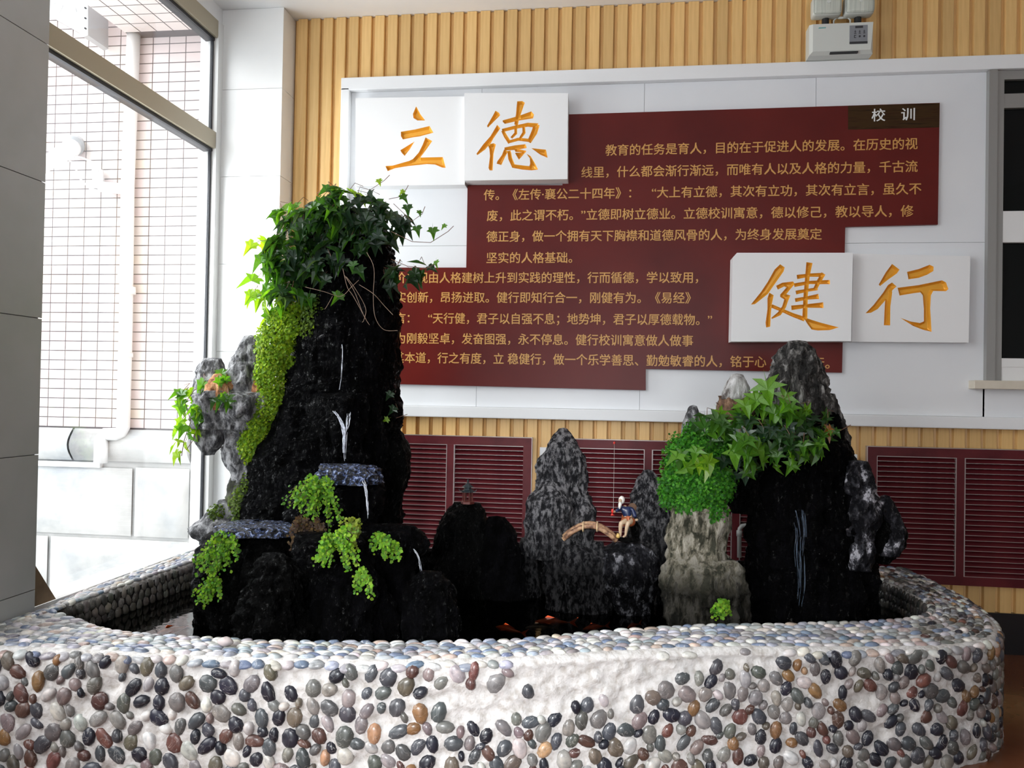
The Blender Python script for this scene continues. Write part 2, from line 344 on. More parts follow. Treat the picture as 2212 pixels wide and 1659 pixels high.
# left wall: low parapets and piers between the two window bays
structure(MB().box((-2.95, -5, 0), (-2.42, -1.3, 3.75)).box((-2.95, -1.3, 0), (-2.42, 2.38, .5)).box((-2.95, -1.3, 3.65), (-2.42, 2.38, 3.75))
          .box((-2.62, 3.02, -.6), (-2.445, 4.6, .44)).box((-2.62, 3.02, 3.655), (-2.445, 4.6, 3.75)).build('wall_left', M_white))
# back wall: backing board, then each wooden slat
wb = grp_empty('wall_back', (0, D+.1, 0))
MB().box((-2.45, D+.028, 0), (RX, D+.2, 3.75)).build('backing', M_groove, wb)
pitch = .0835
sl = bpy.data.meshes.new('slat')
def slat_mesh(z0, z1):
    w = pitch*.70; b = pitch*.5; mb = MB()
    # stepped profile: broad face, sloping flank, low fillet
    prof = [(-b, .026), (-b, .022), (-b+pitch*.20, .019), (-b+pitch*.27, 0), (b-.004, 0), (b-.0015, .003), (b-.0015, .026)]
    n = len(prof); mb.V = [(x, y, z0) for x, y in prof]+[(x, y, z1) for x, y in prof]
    mb.F = [tuple(range(n-1, -1, -1)), tuple(range(n, 2*n))]+[(i, (i+1) % n, (i+1) % n+n, i+n) for i in range(n)]
    m = bpy.data.meshes.new('slat'); m.from_pydata(mb.V, [], mb.F); m.materials.append(M_wood); return m
m_full = slat_mesh(.227, 3.746); m_up = slat_mesh(3.30, 3.746); m_lo = slat_mesh(.227, 1.28)
x = -2.04+pitch/2
while x < 3.0:
    for mm in ((m_full,) if x < -1.70 else (m_up, m_lo)):
        o = bpy.data.objects.new('slat', mm); COL.objects.link(o); o.location = (x, D, 0); adopt(o, wb)
    x += pitch
MB().box((3.0, D+.01, .22), (RX, D+.03, 3.75)).build('flat_panel', M_wood, wb)
structure(MB().box((-2.04, D-.012, 0), (RX, D+.03, .227)).build('baseboard_back', M_plinth))

# far white column
cw = grp_empty('column_far', (-2.25, 4.65, 0)); zs = [0, .55, 1.09, 1.63, 2.17, 2.71, 3.25, 3.748]
MB().box((-2.44, 4.585, 0), (-2.055, 4.80, 3.748)).build('core', M_joint, cw)
for i in range(7):
    MB().box((-2.445, 4.575, zs[i]+.0012), (-2.048, 4.795, zs[i+1]-.0012)).build('slab', M_colwhite, cw)
# near column, its dim lighting put into the slab grey
cg = grp_empty('column_near', (-2.65, 2.7, 0)); zs = [0, .55, 1.112, 1.68, 2.25, 2.83, 3.40, 3.748]
MB().box((-2.94, 2.41, 0), (-2.39, 3.0, 3.748)).build('core', M_joint, cg)
for i in range(7):
    MB().box((-2.95, 2.4, zs[i]+.0018), (-2.38, 3.01, zs[i+1]-.0018)).build('slab', M_coldim, cg)

# window to the yard
w1 = grp_empty('window_1', (-2.48, 3.8, .44))
fx0, fx1 = -2.50, -2.44
MB().box((fx0, 4.515, .44), (fx1+.005, 4.575, 3.65)).build('frame_post', M_aluwhite, w1)
MB().box((fx0+.02, 4.500, .44), (fx1-.025, 4.517, 3.65)).build('seal', M_seal, w1)
MB().box((fx0, 3.01, .44), (fx1, 3.06, 3.65)).build('frame_post', M_aluwhite, w1)
MB().box((fx0-.01, 3.01, 2.868), (fx1, 4.53, 2.968)).build('transom_bar', M_bronze, w1)
MB().box((fx0-.02, 3.01, 2.85), (fx1-.02, 4.52, 2.870)).build('seal', M_seal, w1)
MB().box((fx0-.01, 3.01, 3.548), (fx1, 4.53, 3.652)).build('top_bar', M_bronze, w1)
MB().box((fx0-.02, 3.01, 3.53), (fx1-.02, 4.52, 3.550)).build('seal', M_seal, w1)
MB().box((fx0, 3.01, .42), (fx1, 4.53, .452)).build('bottom_bar', M_aluwhite, w1)
MB().box((-2.474, 3.05, .445), (-2.468, 4.5, 2.86)).build('pane', M_glass, w1)
MB().box((-2.474, 3.05, 2.96), (-2.468, 4.5, 3.54)).build('pane', M_glass, w1)

# ------------------------------------------------------------------ outside: tiled building
YE = 6.4
wt = grp_empty('wall_outside', (-5, YE, -.6))
MB().box((-7.5, YE+.004, 1.03), (-3.60, YE+.3, 5.6)).build('grout', M_grout, wt)
tw, th = .1535, .0843
V0 = [(-tw/2+.0046, 0, -th/2+.0046), (tw/2-.0046, 0, -th/2+.0046), (tw/2-.0046, 0, th/2-.0046), (-tw/2+.0046, 0, th/2-.0046)]
V1 = [(v[0]*1.02, .008, v[2]*1.03) for v in V0]
tm = bpy.data.meshes.new('tile'); tm.from_pydata(V0+V1, [], [(0, 1, 2, 3)]+[(i, i+4, (i+1) % 4+4, (i+1) % 4) for i in range(4)]); tm.materials.append(M_tile)
tiles = []
for i in range(-8, 19):
    for j in range(0, 52):
        tiles.append((-3.565-.035-tw*(i+.5)+.0, 1.04+th*(j+.5)))
tiles = [t for t in tiles if -7.0 < t[0] < -3.62]
vis = [t for t in tiles if -5.2 < t[0] and t[1] < 4.45]
vis.sort(key=lambda t: -(t[0]*1.2) + abs(t[1]-2.4)*.25); vis.sort(key=lambda t: abs(t[0]+4.35)*1.4+abs(t[1]-2.7)*.8)
chosen = set(vis[:300])
for t in vis[:300]:
    o = bpy.data.objects.new('tile', tm); COL.objects.link(o); o.location = (t[0], YE, t[1]); adopt(o, wt)
V = []; Fc = []
for t in tiles:
    if t in chosen: continue
    n = len(V); V += [(t[0]+v[0], YE+v[1], t[1]+v[2]) for v in V0+V1]; Fc += [(n, n+1, n+2, n+3)]+[(n+i, n+i+4, n+(i+1) % 4+4, n+(i+1) % 4) for i in range(4)]
o = mesh('tile', V, Fc, M_tile, wt); o['kind'] = 'stuff'
# white pilaster at the end of the tiling, stone band and rough stone blocks below
MB().box((-3.60, YE-.03, -.7), (-2.2, YE+.3, 5.6)).build('pilaster', M_white, wt)
rr = random.Random(5)
def block(x0, x1, z0, z1, y0, amp=.02):
    nx, nz = 9, 6; V = []; Fc = []
    for j in range(nz+1):
        for i in range(nx+1):
            e = min(i, nx-i, j, nz-j); V.append((x0+(x1-x0)*i/nx, y0-(0 if e == 0 else .03+rr.uniform(0, amp)), z0+(z1-z0)*j/nz))
    for j in range(nz):
        for i in range(nx): a = j*(nx+1)+i; Fc.append((a, a+1, a+nx+2, a+nx+1))
    n = len(V); V += [(x0, y0+.1, z0), (x1, y0+.1, z0), (x1, y0+.1, z1), (x0, y0+.1, z1)]
    return mesh('stone_block', V, Fc, M_outstone, wt, True)
MB().box((-7.5, YE+.02, -.7), (-3.60, YE+.3, 1.04)).build('mortar_bed', M_outstone, wt)
for (a, b) in ((-7.4, -5.9), (-5.88, -4.72), (-4.70, -3.61)):
    mb = MB(); pr = []
    for k in range(9):
        t = k/8*math.pi; pr.append((YE-.02-.075*math.sin(t), 1.03-.28*k/8))
    n = len(pr); mb.V = [(a, y, z) for y, z in pr]+[(b, y, z) for y, z in pr]
    mb.F = [(i, i+1, i+1+n, i+n) for i in range(n-1)]+[tuple(range(n)), tuple(range(2*n-1, n-1, -1))]
    mb.build('stone_band', M_outstone, wt, True)
MB().box((-5.6, YE-.03, .69), (-4.45, YE+.02, .735)).build('stone_band', M_white, wt)
for (a, b, z0, z1) in ((-7.2, -5.6, .12, .70), (-5.58, -4.16, .10, .69), (-4.13, -3.63, .10, .70), (-7.2, -4.95, -.45, .07), (-4.92, -3.63, -.45, .07)):
    block(a, b, z0, z1, YE)
# tiled overhang above the right part of the wall
ov = grp_empty('overhang_outside', (-3.6, 5.6, 4.46))
MB().box((-4.25, 3.4, 4.47), (-2.6, YE, 5.6)).build('slab', M_grout, ov)
V = []; Fc = []
for i in range(11):
    for j in range(20):
        x0 = -4.245+i*.15; y0 = 3.42+j*.15
        if y0 > 6.25: continue
        n = len(V); V += [(x0+.004, y0+.004, 4.462), (x0+.146, y0+.004, 4.462), (x0+.146, y0+.146, 4.462), (x0+.004, y0+.146, 4.462)]; Fc.append((n, n+1, n+2, n+3))
for j in range(13):
    z0 = 4.48+j*th
    for i in range(19):
        y0 = 3.42+i*.1535; n = len(V); V += [(-4.256, y0+.004, z0+.004), (-4.256, y0+.15, z0+.004), (-4.256, y0+.15, z0+th-.004), (-4.256, y0+.004, z0+th-.004)]; Fc.append((n, n+3, n+2, n+1))
o = mesh('tile', V, Fc, M_tile, ov); o['kind'] = 'stuff'
structure(MB().box((-9, 2.9, -.75), (-2.62, YE+.3, -.6)).build('ground_outside', M_yard))

# ------------------------------------------------------------------ white backboard with rim, slabs, maroon board
bb = thing('display_backboard', (.3, D, 1.25), 'large white framed recess board carrying the maroon text board', 'backboard')
RX2 = 3.0
MB().box((-1.711, D-.055, 3.262), (RX2, D+.01, 3.342), .006).build('top_rail', M_rim, bb)
MB().box((-1.711, D-.055, 1.252), (RX2, D+.01, 1.318), .006).build('bottom_rail', M_rim, bb)
MB().box((-1.711, D-.055, 1.30), (-1.655, D+.01, 3.28), .006).build('side_rail', M_rim, bb)
MB().box((-1.66, D-.008, 1.30), (2.05, D+.012, 3.28)).build('backing', M_joint, bb)
xs = [-1.655, -.83, .15, 1.13, 2.06]; zz = [1.318, 2.30, 3.262]
for i in range(4):
    for j in range(2): MB().box((xs[i]+.001, D-.014, zz[j]+.001), (xs[i+1]-.001, D-.004, zz[j+1]-.001)).build('panel', M_panel, bb)
MB().box((2.05, D-.014, 1.318), (RX2, D-.004, 1.50)).build('panel', M_panel, bb)

YB = D-.036
mbd = thing('text_board', (.3, D-.02, 1.45), 'stepped maroon board with eleven lines of gold text', 'board')
out = [P(1215, 247.5, YB), P(2030, 222, YB), P(2026, 485, YB), P(1826, 490, YB), P(1819, 805, YB), P(1395, 797, YB), P(1395, 843, YB), P(785, 828, YB), P(785, 578, YB), P(1007, 578, YB), P(1010, 400, YB), P(1215, 400, YB)]
MB().prism(out, (0, .022, 0)).build('board', M_maroon, mbd)
c = [P(1832, 229, YB-.001), P(2029.5, 223, YB-.001), P(2028.7, 275, YB-.001), P(1832, 280, YB-.001)]
MB().prism(c, (0, .0015, 0)).build('header_plate', M_plaque, mbd)

def text_mesh(txt, bold=.012):
    c = bpy.data.curves.new('t', 'FONT'); c.body = txt; c.resolution_u = 2
    o = bpy.data.objects.new('t', c); COL.objects.link(o); bpy.context.view_layer.update()
    m = bpy.data.meshes.new_from_object(o.evaluated_get(bpy.context.evaluated_depsgraph_get()))
    bpy.data.objects.remove(o); bpy.data.curves.remove(c)
    n = len(m.vertices); co = np.zeros(n*3); m.vertices.foreach_get('co', co); return m, co.reshape(-1, 3)
def text_on(txt, x0, y0, x1, y1, Y, material, parent, name='text_line', em=None, bold=.012):
    """text between two pixel ends (centre height of the glyphs) of the wall-parallel plane at Y"""
    m, co = text_mesh(txt, bold); a = P(x0, y0, Y); b = P(x1, y1, Y); s = (b.x-a.x)/(co[:, 0].max()-co[:, 0].min())
    sz = (P(1300, 500, Y)-P(1300, 500+em, Y)).z if em else s
    z = a.z+(b.z-a.z)*.5
    co2 = np.empty_like(co); co2[:, 0] = a.x+(co[:, 0]-co[:, 0].min())*s; co2[:, 2] = z+(co[:, 1]-.36)*sz; co2[:, 1] = Y-co[:, 2]*.06
    fc = [tuple(p.vertices) for p in m.polygons]; V = []; Fc = []
    for k, (dx, dz) in enumerate(((-.011, 0), (.011, .006), (.011, -.010))):      # print weight: three passes of the same glyphs
        n = len(V); V += (co2+np.array([dx*s, -.00015*k, dz*sz])).tolist(); Fc += [tuple(n+q for q in f) for f in fc]
    return mesh(name, V, Fc, material, parent)
LINES = [('教育的任务是育人，目的在于促进人的发展。在历史的视', 1308, 328, 1982, 307),
 ('线里，什么都会渐行渐远，而唯有人以及人格的力量，千古流', 1256, 375, 1982, 357),
 ('传。《左传·襄公二十四年》：　“大上有立德，其次有立功，其次有立言，虽久不', 1045, 424, 1990, 405),
 ('废，此之谓不朽。”立德即树立德业。立德校训寓意，德以修己，教以导人，修', 1052, 469, 1973, 453),
 ('德正身，做一个拥有天下胸襟和道德风骨的人，为终身发展奠定', 1051, 513, 1775, 504),
 ('坚实的人格基础。', 1051, 557, 1236, 557),
 ('价值观由人格建树上升到实践的理性，行而循德，学以致用，', 854, 600, 1508, 600),
 ('求实创新，昂扬进取。健行即知行合一，刚健有为。《易经》', 831, 643, 1492, 643),
 ('有言：　“天行健，君子以自强不息；地势坤，君子以厚德载物。”', 831, 688, 1538, 690),
 ('应为刚毅坚卓，发奋图强，永不停息。健行校训寓意做人做事', 831, 731, 1497, 736),
 ('持其本道，行之有度，立 稳健行，做一个乐学善思、勤勉敏睿的人，铭于心', 827, 773, 1655, 781),
 ('，践于行。', 1664, 783, 1792, 785)]
for t in LINES: text_on(t[0], *t[1:], YB-.0015, M_goldtext, mbd, em=26)
text_on('校', 1883, 249, 1912, 249, YB-.003, M_whitetext, mbd, em=28); text_on('训', 1947, 247, 1976, 247, YB-.003, M_whitetext, mbd, em=28)

# ------------------------------------------------------------------ lettering boards with carved gold characters
def pl(pts):
    """tapered polyline of (x, y, width) -> polygon"""
    L = []; R = []
    for i, (x, y, w) in enumerate(pts):
        a = pts[max(i-1, 0)]; b = pts[min(i+1, len(pts)-1)]; dx, dy = b[0]-a[0], b[1]-a[1]; l = math.hypot(dx, dy) or 1
        nx, ny = -dy/l*w/2, dx/l*w/2; L.append((x+nx, y+ny)); R.append((x-nx, y-ny))
    return L+R[::-1]
G_LI = [[(628,275),(665,345),(705,396),(640,396),(605,375),(600,340)], [(497,492),(620,472),(742,443),(775,500),(660,532),(600,540),(515,558),(498,530)],
 [(615,575),(575,640),(530,698),(505,672),(492,650)], [(708,540),(765,572),(710,650),(672,700),(655,735),(600,775),(560,780),(560,745),(600,725),(650,670),(685,600)],
 [(365,785),(430,780),(560,743),(660,716),(670,712),(855,708),(880,800),(850,798),(790,772),(720,768),(560,785),(450,803),(385,828)]]
G_DE = [[(1305,312),(1335,330),(1345,352),(1240,457),(1232,443),(1285,350)], [(1320,432),(1346,464),(1290,545),(1265,590),(1215,645),(1150,692),(1142,680),(1200,600),(1262,530)],
 [(1240,600),(1290,590),(1308,602),(1288,680),(1280,822),(1255,822),(1245,800),(1258,700),(1252,640)], [(1365,395),(1500,358),(1610,318),(1633,345),(1625,378),(1510,396),(1385,425),(1368,410)],
 [(1490,232),(1535,230),(1555,245),(1525,330),(1503,400),(1495,445),(1465,430),(1480,340)],
 pl([(1366,482,26),(1390,530,30),(1428,588,30)]), pl([(1362,482,28),(1480,452,30),(1580,432,34),(1668,440,40)]), pl([(1658,430,50),(1635,500,52),(1590,582,34)]),
 pl([(1415,580,24),(1500,556,26),(1592,566,28)]), pl([(1478,450,22),(1478,505,26),(1440,545,20)]), pl([(1545,440,22),(1548,500,28),(1515,548,20)]),
 [(1380,627),(1470,608),(1560,598),(1572,630),(1480,648),(1385,652)], [(1378,642),(1412,660),(1385,710),(1355,776),(1315,765),(1320,745),(1360,690)],
 pl([(1420,655,30),(1430,720,34),(1458,785,36),(1540,798,36),(1620,805,34)]), [(1570,680),(1605,700),(1640,760),(1668,815),(1610,822),(1590,800),(1600,765),(1598,720)],
 [(1470,672),(1560,668),(1505,732)], [(1465,640),(1500,640),(1568,655),(1560,672),(1475,664)], [(1610,632),(1735,645),(1750,715),(1690,690)]]
G_JIAN = [[(425,172),(458,195),(450,225),(380,325),(335,390),(240,465),(210,468),(285,375),(335,300),(385,210)], [(345,380),(378,400),(365,460),(358,520),(352,630),(322,636),(318,600),(332,500),(332,420)],
 [(395,330),(440,308),(520,298),(532,318),(500,355),(470,392),(500,402),(484,440),(467,490),(430,545),(365,574),(360,565),(410,522),(440,480),(455,430),(425,412),(425,395),(472,342),(455,335),(408,358)],
 pl([(362,478,26),(440,510,24),(520,545,28),(605,575,34)]), [(595,560),(640,575),(720,600),(855,635),(790,655),(700,658),(655,650),(625,610)],
 pl([(640,160,46),(626,250,34),(612,400,32),(605,578,38)]), pl([(548,266,32),(640,252,24),(742,250,30)]), pl([(742,240,34),(708,300,32),(682,352,28)]), pl([(528,326,28),(640,306,24),(790,303,32)]),
 pl([(540,380,28),(620,364,22),(700,352,22)]), pl([(535,436,28),(620,420,24),(708,408,38)]), pl([(507,492,34),(620,478,26),(742,472,42)])]
G_XING = [[(1245,170),(1300,212),(1280,240),(1210,290),(1157,332),(1147,322),(1200,230)], [(1245,306),(1278,335),(1250,360),(1215,415),(1140,500),(1090,528),(1050,532),(1110,470),(1180,380),(1215,325)],
 pl([(1224,370,46),(1212,480,42),(1208,620,46)]), [(1355,228),(1440,208),(1520,176),(1550,190),(1548,222),(1500,250),(1440,272),(1365,283)],
 [(1285,345),(1440,325),(1610,290),(1640,305),(1658,355),(1640,370),(1540,368),(1400,385),(1300,402)], [(1440,362),(1550,362),(1530,400),(1525,500),(1535,668),(1490,640),(1478,590),(1478,500),(1470,400)],
 [(1305,565),(1380,592),(1450,603),(1485,588),(1500,620),(1535,668),(1470,652),(1400,625)]]
def inpoly(p, poly):
    c = False; n = len(poly)
    for i in range(n):
        x1, y1 = poly[i]; x2, y2 = poly[(i+1) % n]
        if (y1 > p[1]) != (y2 > p[1]) and p[0] < (x2-x1)*(p[1]-y1)/(y2-y1)+x1: c = not c
    return c
def carved_board(corners, Yf, thick, glyph, ox, oy, sc, name, label, backY=D-.014, chamfer=False, gname='carved_character'):
    """corners TL,TR,BR,BL px of the front face; glyph polygons in zoomed px (ox,oy,scale)"""
    rect = [tuple((P(x, y, Yf).x, P(x, y, Yf).z)) for x, y in corners]
    polys = [[(P(ox+x/sc, oy+y/sc, Yf).x, P(ox+x/sc, oy+y/sc, Yf).z) for x, y in g] for g in glyph]
    V = [Vector(p) for p in rect]; faces = [list(range(len(rect)))]
    for g in polys:
        n = len(V); V += [Vector(p) for p in g]; faces.append(list(range(n, n+len(g))))
    ed = []
    for f in faces: ed += [(f[i], f[(i+1) % len(f)]) for i in range(len(f))]
    vo, eo, fo, *_ = delaunay_2d_cdt(V, ed, [], 0, 1e-6)
    rg = rect
    ins = []; outs = []
    for f in fo:
        cx = sum(vo[i].x for i in f)/len(f); cy = sum(vo[i].y for i in f)/len(f)
        if any(inpoly((cx, cy), g) for g in polys): ins.append(f)
        elif inpoly((cx, cy), rg): outs.append(f)
    root = thing(name, P(sum(c[0] for c in corners)/4, corners[2][1], Yf), label, 'sign')
    # white front with cut-outs + sides
    def face_dir(f): # want normal toward -Y : order so that (x,z) is counter-clockwise seen from -Y
        a, b, c = vo[f[0]], vo[f[1]], vo[f[2]]; cr = (b.x-a.x)*(c.y-a.y)-(b.y-a.y)*(c.x-a.x); return f if cr > 0 else f[::-1]
    VV = [(v.x, Yf, v.y) for v in vo]; FF = [face_dir(f) for f in outs]; n = len(VV); k = len(rect)
    VV += [(x, Yf, z) for x, z in rect]+[(x, backY, z) for x, z in rect]
    FF += [(n+i, n+(i+1) % k, n+k+(i+1) % k, n+k+i) for i in range(k)]
    FF.append(tuple(range(n+k, n+2*k)))
    mesh('board', VV, FF, M_boardwhite, root)
    # groove
    es = {}
    for f in ins:
        for i in range(len(f)):
            e = tuple(sorted((f[i], f[(i+1) % len(f)]))); es[e] = es.get(e, 0)+1
    be = [e for e, c in es.items() if c == 1]
    # subdivide the boundary, sprinkle inner points
    pts = []; edg = []; idx = {}
    def pid(i):
        if i not in idx: idx[i] = len(pts); pts.append(vo[i].copy())
        return idx[i]
    for a, b in be:
        A, B = vo[a], vo[b]; m = max(1, int((A-B).length/.006)); prev = pid(a)
        for q in range(1, m):
            pts.append(A.lerp(B, q/m)); edg.append((prev, len(pts)-1)); prev = len(pts)-1
        edg.append((prev, pid(b)))
    nb = len(pts); A = np.array([(vo[a].x, vo[a].y) for a, b in be]); B = np.array([(vo[b].x, vo[b].y) for a, b in be])
    def dist(p):
        ap = np.array(p)-A; ab = B-A; t = np.clip((ap*ab).sum(1)/np.maximum((ab*ab).sum(1), 1e-12), 0, 1); return np.sqrt(((ap-ab*t[:, None])**2).sum(1)).min()
    xs = [p.x for p in pts]; ys = [p.y for p in pts]; st = .0042; gy = min(ys); row = 0
    while gy < max(ys):
        gx = min(xs)+(row % 2)*st/2
        while gx < max(xs):
            if any(inpoly((gx, gy), g) for g in polys) and dist((gx, gy)) > .0022: pts.append(Vector((gx, gy)))
            gx += st
        gy += st*.87; row += 1
    v2, e2, f2, *_ = delaunay_2d_cdt(pts, edg, [], 0, 1e-6)
    keep = []
    for f in f2:
        cx = sum(v2[i].x for i in f)/len(f); cy = sum(v2[i].y for i in f)/len(f)
        if any(inpoly((cx, cy), g) for g in polys):
            a, b, c = v2[f[0]], v2[f[1]], v2[f[2]]; cr = (b.x-a.x)*(c.y-a.y)-(b.y-a.y)*(c.x-a.x); keep.append(f if cr > 0 else f[::-1])
    VG = [(v.x, Yf+min(dist((v.x, v.y))*1.5, .019), v.y) for v in v2]
    mesh(gname, VG, keep, M_gold, root, False)
    return root
Z3 = (740, 160, 2212/560); Z4 = (1560, 520, 2212/652)
carved_board([(768,212),(1004,208),(1004,399),(768,402)], D-.10, .1, G_LI, *Z3, 'character_board', 'white raised board with the simplest gold character, just above the tall ivy crown')
carved_board([(1003,201),(1227,201),(1226,387),(1003,390)], D-.135, .12, G_DE, *Z3, 'character_board', 'thick white board with many-stroke gold character, touching maroon board top corner')
carved_board([(1592,546),(1842.5,546),(1838.5,737),(1579,738),(1583,556)], D-.135, .12, G_JIAN, *Z4, 'character_board', 'thick white board with gold character, chipped top corner, above the fluted peak')
carved_board([(1843,548),(2096,553),(2092.5,740),(1839.5,738)], D-.075, .05, G_XING, *Z4, 'character_board', 'white board with gold character nearest the dark window')

# ------------------------------------------------------------------ window in the back wall
w2 = grp_empty('window_2', (2.5, D, 1.5))
wx = 2.062; zt = 3.26
MB().box((wx-.01, D-.05, 1.52), (wx+.035, D+.02, zt)).build('frame_post', M_alu, w2)
MB().box((wx+.035, D-.035, 1.52), (wx+.075, D+.02, zt)).build('sash_post', M_alu, w2)
MB().box((wx+.07, D-.03, 1.52), (RX2, D+.02, 1.60)).build('bottom_rail', M_aluwhite, w2)
MB().box((wx+.07, D-.034, 1.60), (RX2, D+.02, 1.648)).build('sash_rail', M_aluwhite, w2)
MB().box((wx+.07, D-.034, 2.295), (RX2, D+.02, 2.47)).build('sash_rail', M_aluwhite, w2)
MB().box((wx+.07, D-.03, 3.05), (RX2, D+.02, 3.13)).build('transom_bar', M_alu, w2)
MB().box((wx+.07, D-.03, 3.21), (RX2, D+.02, zt)).build('top_rail', M_alu, w2)
MB().box((wx+.07, D-.006, 1.64), (RX2, D+.006, 2.30)).build('pane', M_dglass, w2)
MB().box((wx+.07, D-.006, 2.46), (RX2, D+.006, 3.06)).build('pane', M_dglass, w2)
MB().box((wx+.07, D-.006, 3.12), (RX2, D+.006, 3.22)).build('pane', M_dglass, w2)
structure(MB().box((1.975, D-.085, 1.475), (RX2, D+.01, 1.522), .004).build('sill_window', M_sill))

# ------------------------------------------------------------------ radiator grilles
def grille(x0, x1, cols, name, label, top=1.137, bot=.375):
    g = thing(name, ((x0+x1)/2, D, bot), label, 'radiator grille', 'maroon radiator grilles along the back wall')
    w = .05; y0 = D-.03
    MB().box((x0, D-.001, bot), (x1, D+.003, top)).build('backing', M_black, g)
    MB().box((x0, y0, top-w), (x1, D+.0, top)).build('top_rail', M_grille, g)
    MB().box((x0, y0, bot), (x1, D+.0, bot+w)).build('bottom_rail', M_grille, g)
    for a, b in ((x0, x0+w), (x1-w, x1)): MB().box((a, y0, bot+w), (b, D, top-w)).build('stile', M_grille, g)
    MB().box((x0-.004, y0-.002, top), (x1+.004, D, top+.004)).box((x0-.004, y0-.002, bot), (x0, D, top)).box((x1, y0-.002, bot), (x1+.004, D, top)).build('outer_bead', M_silver, g)
    edges = [x0+w]+[c for c in cols]+[x1-w]
    for c in cols:
        MB().box((c-.021, y0-.003, bot+w), (c+.021, D, top-w)).build('mullion', M_grille, g)
        MB().box((c-.025, y0-.004, bot+w), (c-.021, D, top-w)).box((c+.021, y0-.004, bot+w), (c+.025, D, top-w)).build('mullion_bead', M_silver, g)
    n = 23; h = (top-bot-2*w)/n
    for i in range(len(edges)-1):
        a = edges[i]+(0 if i == 0 else .025); b = edges[i+1]-(0 if i == len(edges)-2 else .025)
        MB().box((a, y0-.001, top-w-.004), (b, D, top-w)).box((a, y0-.001, bot+w), (a+.003, D, top-w)).build('inner_bead', M_silver, g)
        # radiator fins seen between the slats
        f = MB(); q = a+.02
        while q < b-.02: f.box((q, D-.006, bot+w), (q+.013, D-.002, top-w)); q += .045
        f.build('radiator_fins', M_fin, g)
        # louver: sloping blade, silver lower lip
        mb = MB(); mb.V = [(a, y0+.002, -h*.5), (b, y0+.002, -h*.5), (b, D-.008, h*.32), (a, D-.008, h*.32), (a, y0+.005, -h*.5+.0), (b, y0+.005, -h*.5), (b, D-.005, h*.30), (a, D-.005, h*.30)]
        mb.V = [(v[0]-a, v[1]-y0, v[2]) for v in mb.V]
        mb.F = [(0, 1, 2, 3), (7, 6, 5, 4), (0, 3, 7, 4), (1, 5, 6, 2), (2, 6, 7, 3), (0, 4, 5, 1)]
        nn = len(mb.V); fm = [0]*6
        L = b-a; mb.V += [(0, -.001, -h*.5-.0012), (L, -.001, -h*.5-.0012), (L, -.001, -h*.5+.0012), (0, -.001, -h*.5+.0012), (0, .004, -h*.5-.0012), (L, .004, -h*.5-.0012), (L, .004, -h*.5+.0012), (0, .004, -h*.5+.0012)]
        mb.F += [tuple(nn+k for k in f) for f in ((0, 1, 2, 3), (3, 2, 6, 7), (0, 4, 5, 1), (4, 7, 6, 5))]; fm += [1]*4
        m = bpy.data.meshes.new('louver_slat'); m.from_pydata(mb.V, [], mb.F); m.materials.append(M_grille); m.materials.append(M_silver); m.polygons.foreach_set('material_index', fm)
        for k in range(n):
            o = bpy.data.objects.new('louver_slat', m); COL.objects.link(o); o.location = (a, y0, bot+w+h*(k+.5)); adopt(o, g)
M_fin = mat('radiator_fins', (.10, .11, .11), .4, .2)
grille(-1.965, -.485, [-1.475, -.98], 'radiator_grille', 'maroon louvred grille behind the tall ivy-topped rockery')
grille(-.30, 1.19, [.205, .71], 'radiator_grille', 'maroon louvred grille behind the fisherman figurine')
grille(1.435, 2.92, [1.93, 2.42], 'radiator_grille', 'maroon louvred grille under the dark window')

# small wall plates
mb = MB().box(P(1166, 966, D-.008), Vector(P(1186, 1058, D-.008))+Vector((0, .010, 0)), .002)
tag(mb.build('wall_plate', M_white), 'narrow white plate on wood slats beside the tall grey rock', 'plate')
so = thing('socket_box', P(1842, 1000, D), 'small white socket box on slats beside the right grille', 'socket')
MB().box(P(1826, 981, D-.03), Vector(P(1852, 1000, D-.03))+Vector((0, .032, 0)), .003).build('housing', M_white, so)
MB().tube([P(1838, 991, D-.03), Vector(P(1838, 991, D-.03))+Vector((0, -.002, 0))], .003, 8).build('screw', M_alu, so)

# ------------------------------------------------------------------ emergency light
el = thing('emergency_light', (1.27, D-.05, 3.342), 'white twin-head emergency light standing on the backboard rim', 'emergency light')
YL = D-.14
a = P(1749, 133, YL); b_ = P(1888, 68, YL); x0, x1 = a.x, b_.x; z0 = 3.344; z1 = z0+.175
bm = MB(); c = .016
V8 = [(x0, YL+.02, z0), (x0+c, YL, z0+c), (x1-c, YL, z0+c), (x1, YL+.02, z0), (x0, YL+.02, z1), (x0+c, YL, z1-.004), (x1-.004, YL, z1-.004), (x1, YL+.02, z1)]
bm.V = V8+[(x0, YL+.10, z0), (x1, YL+.10, z0), (x1, YL+.10, z1), (x0, YL+.10, z1)]
bm.F = [(1, 2, 6, 5), (0, 1, 5, 4), (2, 3, 7, 6), (0, 3, 2, 1), (4, 5, 6, 7), (0, 4, 11, 8), (3, 9, 10, 7), (8, 11, 10, 9), (0, 8, 9, 3), (4, 7, 10, 11)]
M_el = mat('light_plastic', (.62, .64, .60), .4); bm.build('housing', M_el, el)
M_lab = mat('grey_label', (.22, .23, .25), .4); M_dk = mat('dark_print', (.03, .03, .035), .5)
lx0, lx1 = x0+.62*(x1-x0), x0+.90*(x1-x0); lz0, lz1 = z0+.05, z0+.155
lb = MB().box((lx0, YL-.0015, lz0), (lx1, YL+.001, lz1)).build('label_plate', M_lab, el)
mk = MB().box((lx0+.03, YL-.0025, lz1-.016), (lx1-.025, YL-.001, lz1-.004)).box((lx0, YL-.0025, lz0), (lx1, YL-.001, lz0+.013))
